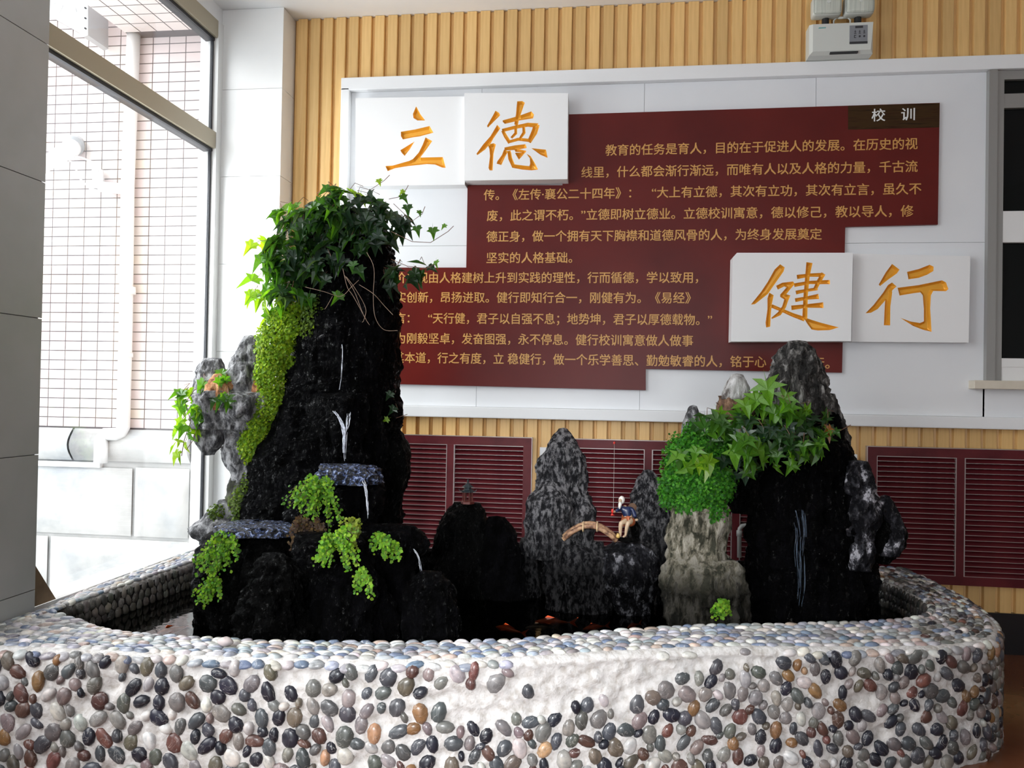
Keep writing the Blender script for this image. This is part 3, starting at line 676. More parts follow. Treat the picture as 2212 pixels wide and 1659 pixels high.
for q in range(3):
    cx = lx0+.03+q*.024
    mk.box((cx-.005, YL-.0025, lz0+.068), (cx+.005, YL-.001, lz0+.071)).box((cx-.001, YL-.0025, lz0+.060), (cx+.001, YL-.001, lz0+.078)).box((cx-.006, YL-.0025, lz0+.058), (cx+.006, YL-.001, lz0+.061))
    if q: mk.tube([(cx, YL-.001, lz0+.042), (cx, YL-.004, lz0+.042)], .0055, 8)
    else: mk.box((cx-.005, YL-.0025, lz0+.034), (cx+.005, YL-.001, lz0+.037)).box((cx-.005, YL-.0025, lz0+.047), (cx+.005, YL-.001, lz0+.05)).box((cx-.006, YL-.0025, lz0+.034), (cx-.003, YL-.001, lz0+.05))
mk.build('buttons', M_dk, lb)
M_teal = mat('teal_print', (.03, .35, .35), .5)
mk = MB()
for q in range(5): mk.prism([(x0+.045+q*.008, YL-.0015, z1-.030), (x0+.050+q*.008, YL-.0015, z1-.030), (x0+.054+q*.008, YL-.0015, z1-.024), (x0+.048+q*.008, YL-.0015, z1-.024)], (0, .001, 0))
mk.build('logo', M_teal, el)
MB().box((x0+.11, YL-.001, z0+.002), (x0+.26, YL+.02, z0+.010)).build('vent_slot', M_black, el)
hz = z1
MB().tube([(x0+.14, YL+.05, hz), (x0+.14, YL+.05, hz+.035), (x0+.155, YL+.05, hz+.05), (x0+.215, YL+.05, hz+.05), (x0+.23, YL+.05, hz+.035), (x0+.23, YL+.05, hz)], .005, 8).tube([(x0+.165, YL+.05, hz+.05), (x0+.205, YL+.05, hz+.05)], .008, 8).build('handle', M_el, el, True)
M_lens = noisy('ribbed_lens', [(.3, (.42, .45, .40)), (.7, (.66, .68, .60))], .12, (60, 1, 1), 3, .5, .004)
for hx in (x0+.095, x0+.27):
    hd = MB().tube([(hx, YL+.05, hz-.002), (hx, YL+.05, hz+.05)], .02, 10).build('neck', M_black, el)
    h = MB().box((hx-.082, YL-.01, hz+.045), (hx+.075, YL+.07, hz+.155), .018).build('lamp_head', M_el, el, True)
    MB().box((hx-.078, YL-.018, hz+.049), (hx+.071, YL+.0, hz+.151), .014).build('lens', M_lens, h, True)
    MB().tube([(hx, YL-.018, hz+.115), (hx, YL-.021, hz+.115)], .012, 12).build('bulb_boss', M_el, h)
    MB().box((hx-.03, YL+.02, hz+.15), (hx+.04, YL+.05, hz+.175), .004).build('bracket', M_el, h)
# ------------------------------------------------------------------ POND KERB
PAIR = [((-2.37,2.56),(-2.32,3.05)), ((-2.155,2.56),(-2.08,2.91)), ((-1.82,2.575),(-1.88,2.83)), ((-1.3,2.60),(-1.42,2.81)), ((-.8,2.66),(-.9,2.88)), ((-.35,2.77),(-.4,3.0)),
 ((0,2.90),(-.05,3.17)), ((.4,3.03),(.34,3.33)), ((.9,3.12),(.8,3.45)), ((1.3,3.22),(1.15,3.56)), ((1.53,3.38),(1.36,3.69)), ((1.66,3.68),(1.46,3.9)), ((1.70,4.05),(1.46,4.1)),
 ((1.69,4.4),(1.42,4.33)), ((1.66,4.70),(1.32,4.47)), ((.8,4.705),(.8,4.49)), ((-.5,4.705),(-.5,4.49)), ((-1.6,4.705),(-1.6,4.49)), ((-2.03,4.56),(-1.95,4.42)), ((-2.42,4.555),(-2.22,4.25)),
 ((-2.43,4.0),(-2.26,3.95)), ((-2.43,3.4),(-2.29,3.4)), ((-2.375,3.02),(-2.31,3.12))]
NP_ = len(PAIR); KZ = .47; WZ = .325
def kp(u, side):
    u = u % NP_; i = int(u); t = u-i; q = [np.array(PAIR[(i+k-1) % NP_][side]) for k in range(4)]
    if i >= 13: return q[1]+(q[2]-q[1])*t
    return .5*(2*q[1]+(q[2]-q[0])*t+(2*q[0]-5*q[1]+4*q[2]-q[3])*t*t+(3*q[1]-q[0]-3*q[2]+q[3])*t**3)
# arc-length table of the outer line
US = np.linspace(0, NP_, 2301); PO = np.array([kp(u, 0) for u in US]); SL = np.concatenate([[0], np.cumsum(np.linalg.norm(np.diff(PO, axis=0), axis=1))])
def u_at(s): return np.interp(s, SL, US)
def s_at(u): return np.interp(u, US, SL)
def frame_at(u):
    o = kp(u, 0); t = kp(u+.02, 0)-kp(u-.02, 0); t = t/np.linalg.norm(t); n = np.array([t[1], -t[0]]); return o, t, n   # n points outward
pond = thing('pond_basin', (-.3, 2.7, 0), 'pebble-faced kerb wall running round the koi pond', 'pond')
S_FRONT = s_at(13.9)
# pebble layout on the outer face: jittered rows; some sockets are empty
faces_p = []; dents = []
rp = random.Random(21)
S_FRONT = s_at(13.9)
cells = {}
def free(s, z, rr_):
    ci, cj = int(s/.09), int(z/.09)
    for a in (-1, 0, 1):
        for b in (-1, 0, 1):
            for (s2, z2, r2) in cells.get((ci+a, cj+b), ()):
                if (s-s2)**2+(z-z2)**2 < (rr_+r2)**2: return False
    return True
for r0, r1, tries in ((.034, .038, 500), (.030, .034, 2600), (.026, .030, 4500), (.022, .026, 6500), (.018, .021, 5000)):
    for _ in range(tries):
        s = rp.uniform(.01, S_FRONT); z = rp.uniform(.022, .432); e = rp.uniform(r0, r1)*(.97 if s < 2.8 else .88)
        if not free(s, z, e*.79): continue
        cells.setdefault((int(s/.09), int(z/.09)), []).append((s, z, e*.79))
        X = kp(u_at(s), 0)[0]
        d1 = ((X+.02)/.42)**2+((z-.42)/.12)**2; d2 = ((X+.38)/.24)**2+((z-.32)/.06)**2; d3 = ((X-.42)/.3)**2+((z-.44)/.04)**2; d4 = ((X+1.25)/.3)**2+((z-.42)/.03)**2
        bare = rp.random() < (.9 if min(d1, d2, d3, d4) < 1 else .035)
        if bare: dents.append((s, z, e))
        else: faces_p.append((s, z, e*rp.uniform(1.0, 1.12), e*rp.uniform(.66, .92), math.pi/2+rp.gauss(0, .65)))
DS = np.array([d[0] for d in dents]); DZ = np.array([d[1] for d in dents]); DA = np.array([d[2] for d in dents])
# mortar body: cross-section swept round
rings = []
NS = 520
ss = np.linspace(0, SL[-1], NS, endpoint=False)
zl = list(np.linspace(0, .425, 26))
V = []
for s in ss:
    u = u_at(s); o, t, n = frame_at(u); i = kp(u, 1)
    ring = []
    for zz_ in zl: ring.append([o[0], o[1], zz_, 1])
    w = i-o; wl = np.linalg.norm(w); wn = w/wl
    for k in range(1, 6):
        an = k/5*math.pi/2; ring.append([o[0]+wn[0]*.035*(1-math.cos(an)), o[1]+wn[1]*.035*(1-math.cos(an)), .425+.035*math.sin(an), 0])
    for k in range(1, 7):
        f = .035+(wl-.06)*k/6; ring.append([o[0]+wn[0]*f, o[1]+wn[1]*f, .460, 0])
    for k in range(1, 4):
        an = k/3*math.pi/2; f = wl-.025+.025*math.sin(an); ring.append([o[0]+wn[0]*f, o[1]+wn[1]*f, .46-.025*(1-math.cos(an)), 0])
    for zz_ in (.41, .38, .3, .1, 0.01): ring.append([i[0], i[1], zz_, 0])
    m_ = len(ring)
    for q in ring:
        if q[3] == 1 and s < S_FRONT:
            dd = np.sqrt((DS-s)**2+(DZ-q[2])**2)/DA; dn = float(np.clip(1-dd.min()**3, 0, 1)); dn = .019*dn
            lump = .004*math.sin(s*37+q[2]*23)+.003*math.sin(s*91-q[2]*71)
            q[0] -= n[0]*(dn-lump); q[1] -= n[1]*(dn-lump)
        V.append(q[:3])
Fc = []
for a in range(NS):
    b = (a+1) % NS
    for k in range(m_-1): Fc.append((a*m_+k, b*m_+k, b*m_+k+1, a*m_+k+1))
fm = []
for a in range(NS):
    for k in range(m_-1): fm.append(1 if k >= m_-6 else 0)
mesh('mortar', V, Fc, None, pond, True, mats=[M_mortar, M_wetshademortar], fm=fm)
mb = MB(); n = len(mb.V); loop = [kp(u_at(s), 1) for s in np.linspace(0, SL[-1], 160, endpoint=False)]
mb.V = [(p[0], p[1], .02) for p in loop]; mb.F = [tuple(range(len(loop)))]
mb.build('pond_bed', M_wetshademortar, pond)

# pebble shapes (50 triangles or fewer)
def pebble_shape(seed):
    r = random.Random(seed); V = []; seg = 10; ph = r.uniform(0, 6.28); a2 = r.uniform(.0, .10); a3 = r.uniform(.0, .07)
    for (rad, h) in ((1.0, -.12), (.93, .32), (.62, .72)):
        for k in range(seg):
            an = 2*math.pi*k/seg; q = rad*(1+a2*math.sin(2*an+ph)+a3*math.sin(3*an-ph))
            V.append((q*math.cos(an), q*math.sin(an), h))
    V.append((r.uniform(-.1, .1), r.uniform(-.1, .1), .86)); Fc = []
    for i in range(2):
        for k in range(seg): Fc.append((i*seg+k, i*seg+(k+1) % seg, (i+1)*seg+(k+1) % seg, (i+1)*seg+k))
    for k in range(seg): Fc.append((2*seg+k, 2*seg+(k+1) % seg, 3*seg))
    return V, Fc
SH = [pebble_shape(i) for i in range(12)]
PM = []
for V_, F_ in SH:
    m = bpy.data.meshes.new('pebble'); m.from_pydata(V_, [], F_); m.materials.append(M_peb); m.polygons.foreach_set('use_smooth', [True]*len(F_)); PM.append(m)
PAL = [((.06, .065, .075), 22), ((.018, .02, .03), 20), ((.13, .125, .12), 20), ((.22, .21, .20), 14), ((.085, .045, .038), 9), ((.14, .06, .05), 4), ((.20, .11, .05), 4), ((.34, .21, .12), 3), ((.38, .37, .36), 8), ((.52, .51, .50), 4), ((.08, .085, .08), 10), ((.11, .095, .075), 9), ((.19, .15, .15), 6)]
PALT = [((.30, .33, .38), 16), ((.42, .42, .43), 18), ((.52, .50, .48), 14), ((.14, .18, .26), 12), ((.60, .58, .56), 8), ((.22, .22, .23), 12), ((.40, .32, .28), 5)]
def pick(pal, r):
    t = r.uniform(0, sum(w for c, w in pal))
    for c, w in pal:
        t -= w
        if t <= 0: break
    g = r.uniform(.8, 1.25); return tuple(min(1, v*g*r.uniform(.94, 1.06)) for v in c)
placed = []   # (matrix, colour, shape, score)
def put(pos, nrm, tan, ang, a, b, h, col, sh):
    nrm = Vector(nrm).normalized(); tan = (Vector(tan)-nrm*nrm.dot(Vector(tan))).normalized(); bi = nrm.cross(tan)
    ax = tan*math.cos(ang)+bi*math.sin(ang); ay = nrm.cross(ax)
    m = Matrix((ax*a, ay*b, nrm*h)).transposed().to_4x4(); m.translation = Vector(pos)
    v = (CAMP-Vector(pos)); sc = a*b*max(.05, abs(nrm.dot(v.normalized())))/v.length**2
    dpt = depth(pos); q = Vector(pos)-CAMP; X_ = W/2+F*q.dot(right)/dpt; Y_ = H/2-F*q.dot(up)/dpt
    if not (-20 < X_ < W+20 and Y_ < H+20): sc = 0
    placed.append((m, col, sh, sc))
for (s, z, a, b, an) in faces_p:
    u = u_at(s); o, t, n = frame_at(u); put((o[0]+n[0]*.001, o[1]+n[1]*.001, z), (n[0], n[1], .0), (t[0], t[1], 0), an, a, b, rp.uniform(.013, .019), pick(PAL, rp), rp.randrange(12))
# pebbles on the rounded rim and flat top, lying along the kerb
for r_i in range(0, 9):
    s = rp.uniform(0, .03)
    while s < SL[-1]:
        w = rp.uniform(.042, .064); s += w/2; u = u_at(s); o, t, n = frame_at(u); i = kp(u, 1); wv = i-o; wl = np.linalg.norm(wv); wn = wv/wl
        if 14.1 < u < 17.9 and r_i > 5: s += w/2; continue
        if r_i == 0:
            an = rp.uniform(.35, .75); f = .035*(1-math.cos(an)); pos = (o[0]+wn[0]*f, o[1]+wn[1]*f, .425+.035*math.sin(an)); nr = (n[0]*.75, n[1]*.75, .75)
            X = o[0]
            if -.35 < X < .62 and u < 9 and rp.random() < .75: s += w/2; continue
        else:
            f = .05+(wl-.07)*(r_i-1)/7.0*1.0
            if wl < .2 and r_i % 2: s += w/2; continue
            pos = (o[0]+wn[0]*f, o[1]+wn[1]*f, .459); nr = (rp.uniform(-.12, .12), rp.uniform(-.12, .12), 1)
        a = w*.53; b = rp.uniform(.014, .019)
        if u > 14 or u < 0: pass
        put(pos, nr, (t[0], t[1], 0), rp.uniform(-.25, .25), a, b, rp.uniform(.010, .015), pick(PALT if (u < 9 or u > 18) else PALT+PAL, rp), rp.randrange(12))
        s += w/2
# pebbles on the inner face above the water; darkest tones hold the pond's shade
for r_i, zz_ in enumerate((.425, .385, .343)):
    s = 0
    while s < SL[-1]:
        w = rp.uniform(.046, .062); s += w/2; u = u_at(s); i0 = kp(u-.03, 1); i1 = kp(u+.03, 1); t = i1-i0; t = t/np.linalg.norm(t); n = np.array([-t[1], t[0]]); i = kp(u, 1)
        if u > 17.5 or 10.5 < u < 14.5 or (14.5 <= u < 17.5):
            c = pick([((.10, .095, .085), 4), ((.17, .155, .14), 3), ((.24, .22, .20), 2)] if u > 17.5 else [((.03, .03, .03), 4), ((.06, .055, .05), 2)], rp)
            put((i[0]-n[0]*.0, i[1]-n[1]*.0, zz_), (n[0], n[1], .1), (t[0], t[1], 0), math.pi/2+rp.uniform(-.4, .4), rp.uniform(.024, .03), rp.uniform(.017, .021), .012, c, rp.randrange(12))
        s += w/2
placed.sort(key=lambda q: -q[3])
for (m, col, sh, sc) in placed[:300]:
    o = bpy.data.objects.new('pebble', PM[sh]); COL.objects.link(o); o.matrix_world = m; adopt(o, pond); o.color = (*col, 1)
V = []; Fc = []; CC = []
for (m, col, sh, sc) in placed[300:]:
    n = len(V); A = np.array(m); vv = np.array(SH[sh][0]); w = vv@A[:3, :3].T+A[:3, 3]; V += w.tolist(); Fc += [tuple(n+k for k in f) for f in SH[sh][1]]; CC += [(*col, 1)]*len(vv)
o = mesh('pebble', V, Fc, M_pebs, pond, True); o['kind'] = 'stuff'
ca = o.data.color_attributes.new('col', 'FLOAT_COLOR', 'POINT'); ca.data.foreach_set('color', np.array(CC).ravel())
# loose stone on the kerb
p = PZ(487, 1394, KZ); lo = MB().blob((p.x, p.y, KZ+.014), (.03, .02, .016), 4, .12)
tag(lo.build('loose_stone', mat('pinkish_stone', (.50, .43, .42), .5), None, True), 'loose pinkish stone lying on the front kerb top', 'stone')

# water
V = [(p[0], p[1], WZ) for p in loop]; o = mesh('pond_water', V, [tuple(range(len(V)))], M_water); tag(o, 'dark still water filling the pebble pond', 'water', kind='stuff')

# brown slab wedge leaning in the corner between near column and window
mb = MB(); mb.V = [(-2.435, 3.02, .468), (-2.435, 3.17, .468), (-2.435, 3.03, .655), (-2.405, 3.02, .468), (-2.405, 3.17, .468), (-2.405, 3.03, .655)]
mb.F = [(0, 1, 2), (5, 4, 3), (0, 3, 4, 1), (1, 4, 5, 2), (2, 5, 3, 0)]
tag(mb.build('corner_block', noisy('brown_board', [(.3, (.16, .10, .05)), (.7, (.24, .16, .09))], .6, s=12)), 'brown triangular slab leaning between near column and window', 'slab')

# ------------------------------------------------------------------ ROCKS
def rock(parent, rows, Y, dk, material, seed, name='rock', amp=.16, seg=72, dz=.009, label=None, flat=.0, fine=.25, flute=1.0, sx=1.0):
    """rows: (y_px, x_left, x_right) read from the photograph at depth Y; cross-sections are rounded, depth = dk * half width"""
    R = []
    for y, a, b in rows:
        A = P(a, y, Y); B = P(b, y, Y); R.append((A.z, (A.x+B.x)/2, (B.x-A.x)/2))
    R.sort(); zz_ = np.array([r[0] for r in R]); cx = np.array([r[1] for r in R]); hw = np.array([r[2] for r in R])
    if zz_[0] < .45: zz_ = np.concatenate([[.03], zz_]); cx = np.concatenate([[cx[0]], cx]); hw = np.concatenate([[hw[0]*1.04], hw])
    nz = max(10, int((zz_[-1]-zz_[0])/dz)); z = np.linspace(zz_[0], zz_[-1], nz)
    C = np.interp(z, zz_, cx); Hh = np.interp(z, zz_, hw)
    k = np.ones(5)/5
    Hs = np.convolve(np.pad(Hh, 2, 'edge'), k, 'valid'); Cs = np.convolve(np.pad(C, 2, 'edge'), k, 'valid')
    th = np.linspace(0, 2*math.pi, seg, endpoint=False)
    wmax = hw.max()
    dm = dk*(.35*wmax+.65*Hs)                     # depth does not shrink as fast as width
    tt = (z-zz_[0])/(zz_[-1]-zz_[0]); dm = dm*np.where(tt > .8, np.sqrt(np.clip(1-((tt-.8)/.2)**2, .04, 1)), 1)
    ct, st = np.cos(th), np.sin(th); e = .8
    ux = np.sign(ct)*np.abs(ct)**e; uy = np.sign(st)*np.abs(st)**e
    X = Cs[:, None]+Hs[:, None]*ux[None]; Yy = Y+dm[:, None]*uy[None]; Z = np.repeat(z[:, None], seg, 1)
    p = np.stack([X.ravel(), Yy.ravel(), Z.ravel()], 1)
    nr = np.stack([np.repeat(ct[None], nz, 0).ravel(), np.repeat(st[None], nz, 0).ravel(), np.zeros(nz*seg)], 1)
    q = p+seed*3.71
    d1 = fbm(q*np.array([9, 9, 2.6/flute]), 3, True)          # upright flutes
    d2 = fbm(q*np.array([5, 5, 5])+9, 2)                      # big lumps
    d3 = fbm(q*np.array([38, 38, 20])+31, 3, True)            # pitting
    sizev = np.repeat(np.clip(Hs, .03, .16)[:, None], seg, 1).ravel()
    d4 = fbm(q*np.array([19, 19, 7/flute])+51, 2, True)
    d5 = fbm(q*np.array([13, 13, 11])+91, 3); d5 = np.sign(d5)*np.sqrt(np.abs(d5))      # hard-edged facets
    disp = sizev*amp*(1.2*d1+1.3*d2+1.1*d4+.9*d5)+.018*fine*4*d3*np.clip(sizev/.08, .4, 1)-sizev*amp*.25
    p2 = p+nr*disp[:, None]; p2[:, 2] += fbm(q*6+77, 2)*sizev*amp*.8*np.repeat(np.sin(np.pi*np.clip(tt, 0, 1))[:, None], seg, 1).ravel()
    V = p2.tolist(); Fc = []
    for i in range(nz-1):
        for j in range(seg):
            a = i*seg+j; b = i*seg+(j+1) % seg; Fc.append((a, b, b+seg, a+seg))
    top = p2[-seg:].mean(0)+np.array([0, 0, .006]); V.append(top.tolist()); n = len(V)-1; b0 = (nz-1)*seg
    for j in range(seg): Fc.append((b0+j, b0+(j+1) % seg, n))
    bot = p2[:seg].mean(0)-np.array([0, 0, .004]); V.append(bot.tolist()); n = len(V)-1
    for j in range(seg): Fc.append(((j+1) % seg, j, n))
    o = mesh(name, V, Fc, material, parent, True)
    if label: o['label'] = label
    return o

# ---- tall left rockery
L_ = thing('rockery', (-1.2, 3.8, .03), 'tall black dripping rockery crowned with ivy beside the window', 'rockery')
rock(L_, [(455,700,790),(480,680,815),(520,668,832),(560,662,838),(640,655,846),(700,650,852),(760,645,846),(820,635,850),(880,615,850),(940,590,852),(1000,565,852),(1060,545,850),(1130,530,852),(1200,520,850),(1370,520,862)], 3.92, .62, R_wet, 1, seg=150, dz=.007, amp=.10, flute=1.3)
rock(L_, [(925,838,862),(960,826,878),(1000,822,881),(1050,818,874),(1090,822,862),(1140,818,856)], 3.9, .9, R_soaked, 2, amp=.10)
rock(L_, [(848,695,785),(870,688,790),(900,690,785),(950,700,780),(1000,705,780)], 3.72, .7, R_wet, 3, amp=.2, name='ledge')
rock(L_, [(1003,700,795),(1016,690,806),(1045,660,806),(1100,640,802),(1160,628,800),(1220,622,800),(1300,640,800)], 3.62, .6, R_wet, 4, amp=.14, name='ledge', seg=96)
rock(L_, [(1002,706,796),(1008,700,800),(1022,696,806),(1040,700,800)], 3.56, .75, M_foam, 41, amp=.16, name='splashing_pool', label='white splashing water with painted sky blue on the middle ledge', fine=.6)
rock(L_, [(1132,500,640),(1142,478,660),(1158,462,665),(1200,452,660),(1260,448,640),(1320,450,620),(1360,448,610)], 3.5, .75, R_soaked, 5, amp=.12, name='ledge', seg=110)
rock(L_, [(1128,505,640),(1134,485,650),(1146,478,655)], 3.44, .7, M_foam, 51, amp=.1, name='splashing_pool', fine=.4, label='wet top of the left ledge with painted blue sky glints')
rock(L_, [(1195,580,612),(1230,560,638),(1290,548,650),(1340,542,655),(1380,540,660)], 3.22, .8, R_soaked, 6, amp=.26, fine=.5)
rock(L_, [(1150,655,780),(1200,650,800),(1260,690,820),(1300,700,826),(1340,700,838),(1390,690,850)], 3.32, .7, R_wet, 7, amp=.2, seg=96)
rock(L_, [(1132,800,880),(1143,788,905),(1160,786,908),(1190,790,902),(1230,805,884),(1300,800,884),(1390,795,892)], 3.5, .7, R_wet, 8, amp=.14, name='ledge', seg=90)
rock(L_, [(1010,510,566),(1040,504,570),(1090,502,570),(1140,500,575),(1200,500,575)], 3.86, .6, R_mossy, 9, amp=.16)
rock(L_, [(1080,474,492),(1100,462,505),(1122,452,512),(1138,434,515),(1152,430,515),(1166,444,515),(1185,470,515)], 3.84, .7, R_grey, 10, amp=.22)
# bracket arm with the little peaks
rock(L_, [(838,445,600),(860,424,610),(885,422,600),(905,432,575),(925,450,560)], 3.84, .55, R_grey, 11, amp=.2, name='bracket', seg=110)
rock(L_, [(885,428,478),(915,425,482),(945,428,480),(968,434,468),(982,442,456)], 3.82, .8, R_grey, 12, amp=.16, name='bracket')
rock(L_, [(895,475,580),(930,482,570),(970,497,566),(1010,508,566),(1040,512,566)], 3.88, .7, R_grey, 13, amp=.16, name='bracket')
rock(L_, [(774,446,472),(790,436,478),(815,428,482),(850,420,486)], 3.84, .8, R_grey, 14, amp=.14, name='peak')
rock(L_, [(726,533,552),(740,524,559),(770,512,563),(810,498,566),(860,486,570)], 3.86, .8, R_grey, 15, amp=.16, name='peak')
rock(L_, [(808,466,492),(830,455,502),(860,452,508),(885,460,505)], 3.76, .8, R_clay, 16, amp=.2, name='clay_clump', label='orange-brown clay clump')
rock(L_, [(822,552,566),(850,545,576),(880,548,574)], 3.78, .8, R_clay, 17, amp=.15, name='clay_clump', label='orange-brown clay clump')
# ---- round boulder in front of the tall rockery
o = rock(None, [(1234,915,948),(1244,902,960),(1262,892,970),(1300,886,977),(1345,884,979),(1385,884,980)], 3.26, .85, R_wet, 18, name='boulder', amp=.11, fine=.4)
tag(o, 'round-topped black wet boulder right of the tall rockery, behind the kerb', 'boulder')

# ---- right rockery
R_ = thing('rockery', (1.1, 3.9, .03), 'right-hand rockery with a fluted grey peak and a thin waterfall', 'rockery')
rock(R_, [(737,1710,1735),(748,1698,1748),(775,1686,1756),(810,1676,1767),(850,1669,1778),(890,1666,1788),(930,1670,1800)], 4.0, .8, R_peak, 20, seg=130, dz=.006, amp=.16, flute=2.2, name='peak', fine=.5)
rock(R_, [(850,1765,1800),(875,1757,1812),(910,1752,1826),(950,1755,1832),(1000,1765,1832),(1060,1770,1836)], 3.98, .7, R_peak, 21, amp=.18, name='shoulder', flute=1.6)
rock(R_, [(885,1640,1790),(930,1640,1815),(980,1645,1826),(1040,1638,1838),(1100,1630,1865),(1160,1626,1876),(1230,1630,1882),(1320,1640,1880),(1400,1640,1884)], 3.96, .5, R_wet, 22, seg=160, dz=.007, amp=.12)
rock(R_, [(996,1840,1864),(1010,1830,1874),(1040,1829,1882),(1080,1832,1886),(1120,1834,1888),(1160,1838,1884),(1230,1840,1880)], 3.86, .8, R_boulder, 23, amp=.22, fine=.4)
rock(R_, [(1098,1860,1934),(1118,1850,1940),(1150,1856,1944),(1180,1876,1938),(1206,1892,1926),(1216,1898,1916)], 3.92, .7, R_soaked, 24, amp=.16, name='ledge')
rock(R_, [(1071,1902,1918),(1084,1898,1928),(1110,1900,1940),(1140,1908,1950),(1175,1908,1950),(1200,1900,1936)], 3.88, .8, R_boulder, 25, amp=.12, name='peak')
rock(R_, [(900,1570,1690),(950,1560,1690),(1000,1565,1690),(1040,1570,1680),(1080,1578,1650),(1106,1584,1642)], 3.98, .6, R_soaked, 26, amp=.14, name='bracket', seg=96)
rock(R_, [(809,1586,1600),(818,1576,1609),(840,1567,1616),(862,1562,1621)], 4.0, .8, R_white, 27, amp=.14, name='peak', label='small whitish peak')
rock(R_, [(855,1561,1618),(880,1557,1625),(930,1555,1630)], 4.0, .8, R_brown, 28, amp=.16)
rock(R_, [(877,1493,1503),(888,1486,1508),(915,1478,1514),(960,1476,1520)], 4.0, .8, R_grey, 29, amp=.14, name='peak')
rock(R_, [(960,1480,1560),(1010,1450,1580),(1060,1460,1580),(1090,1460,1575)], 3.98, .6, R_soaked, 30, amp=.12)
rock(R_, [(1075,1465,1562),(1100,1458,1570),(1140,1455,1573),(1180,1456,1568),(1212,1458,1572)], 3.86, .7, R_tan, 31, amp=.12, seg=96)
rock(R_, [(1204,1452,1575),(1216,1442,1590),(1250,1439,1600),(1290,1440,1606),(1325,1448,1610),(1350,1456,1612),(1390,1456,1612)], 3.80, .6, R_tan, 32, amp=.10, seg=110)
# ---- middle rocks
Rm = thing('rock_peak', (-.2, 4.05, .03), 'tall mottled grey rock with twin shoulders beside the log bridge', 'rock')
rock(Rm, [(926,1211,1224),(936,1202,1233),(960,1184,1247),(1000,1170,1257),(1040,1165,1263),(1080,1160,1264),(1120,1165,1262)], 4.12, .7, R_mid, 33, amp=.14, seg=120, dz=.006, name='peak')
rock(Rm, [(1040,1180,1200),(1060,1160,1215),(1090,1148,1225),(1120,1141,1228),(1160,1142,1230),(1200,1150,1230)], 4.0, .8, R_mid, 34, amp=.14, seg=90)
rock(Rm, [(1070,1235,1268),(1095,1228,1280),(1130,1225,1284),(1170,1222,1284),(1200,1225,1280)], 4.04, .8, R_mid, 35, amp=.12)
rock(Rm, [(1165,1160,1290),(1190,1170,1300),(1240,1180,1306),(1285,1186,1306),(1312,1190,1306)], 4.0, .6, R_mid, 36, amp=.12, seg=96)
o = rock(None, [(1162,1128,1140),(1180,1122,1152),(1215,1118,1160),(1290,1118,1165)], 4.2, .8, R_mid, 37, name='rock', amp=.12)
tag(o, 'small dark grey rock at the foot of the tall mottled rock', 'rock')
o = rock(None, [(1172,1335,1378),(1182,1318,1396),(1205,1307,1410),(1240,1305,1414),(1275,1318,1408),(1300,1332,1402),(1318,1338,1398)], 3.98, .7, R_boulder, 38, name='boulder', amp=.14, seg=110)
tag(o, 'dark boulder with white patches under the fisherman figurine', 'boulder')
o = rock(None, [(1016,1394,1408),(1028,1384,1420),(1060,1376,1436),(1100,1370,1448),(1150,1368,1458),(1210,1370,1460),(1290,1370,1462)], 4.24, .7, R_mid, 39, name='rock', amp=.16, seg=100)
tag(o, 'pointed grey rock behind the fisherman figurine', 'rock')
o = rock(None, [(1085,988,1030),(1100,974,1036),(1120,962,1038),(1150,952,1040),(1180,946,1046),(1230,940,1056),(1290,936,1060)], 4.16, .7, R_soaked, 40, name='rock', amp=.12, seg=90)
tag(o, 'black hill-shaped rock carrying the small pavilion', 'rock')
o = rock(None, [(1116,1060,1088),(1128,1052,1098),(1160,1046,1110),(1210,1044,1124),(1290,1044,1130)], 4.14, .7, R_wet, 42, name='rock', amp=.14, seg=80)
tag(o, 'flat-topped black rock beside the pavilion rock', 'rock')

# ------------------------------------------------------------------ falling water
def smooth(pts, k=4):
    pts = [Vector(p) for p in pts]; out = []
    for i in range(len(pts)-1):
        p0, p1, p2, p3 = pts[max(i-1, 0)], pts[i], pts[i+1], pts[min(i+2, len(pts)-1)]
        for q in range(k):
            t = q/k; out.append(.5*(2*p1+(p2-p0)*t+(2*p0-5*p1+4*p2-p3)*t*t+(3*p1-p0-3*p2+p3)*t**3))
    return out+[pts[-1]]
def stream(pts, Y, r, label, loose=3, spread=4, m=None):
    mb = MB(); rr = random.Random(int(pts[0][0]))
    for k in range(loose):
        off = rr.uniform(-1, 1)*spread; a0 = rr.uniform(0, .3) if m is None else rr.uniform(0, .7); a1 = rr.uniform(.75, 1) if m is None else a0+rr.uniform(.15, .5)
        q = [P(x+off*(1-.6*i/len(pts))+rr.uniform(-1.5, 1.5), y, Y+.012*rr.uniform(-1, 1)) for i, (x, y) in enumerate(pts)]
        Q = smooth(q, 5); Q = Q[int(a0*len(Q)):max(int(a1*len(Q)), int(a0*len(Q))+3)]
        Q = [v+Vector((rr.uniform(-.0012, .0012), 0, 0)) for v in Q]
        mb.tube(Q, [r*rr.uniform(.3, 1.3) for _ in Q], 5)
    o = mb.build('waterfall', m or M_stream, None, True); return tag(o, label, 'water')
stream([(722,888),(736,905),(744,930),(744,960),(746,1002)], 3.56, .0022, 'forked white water strand falling onto the middle ledge', 10, 5)
stream([(754,890),(753,915),(747,940),(745,1000)], 3.56, .0018, 'thin white strand joining the forked waterfall', 6, 4)
stream([(785,1036),(791,1055),(794,1095),(795,1132)], 3.42, .0018, 'water strand falling from the middle ledge to the lower ledge', 6, 4)
stream([(893,1184),(903,1200),(909,1225),(912,1240)], 3.32, .0013, 'water strand falling onto the round boulder', 5, 3)
stream([(738,744),(737,790),(731,850)], 3.60, .0013, 'thin upper trickle down the face of the tall rockery', 3, 3)
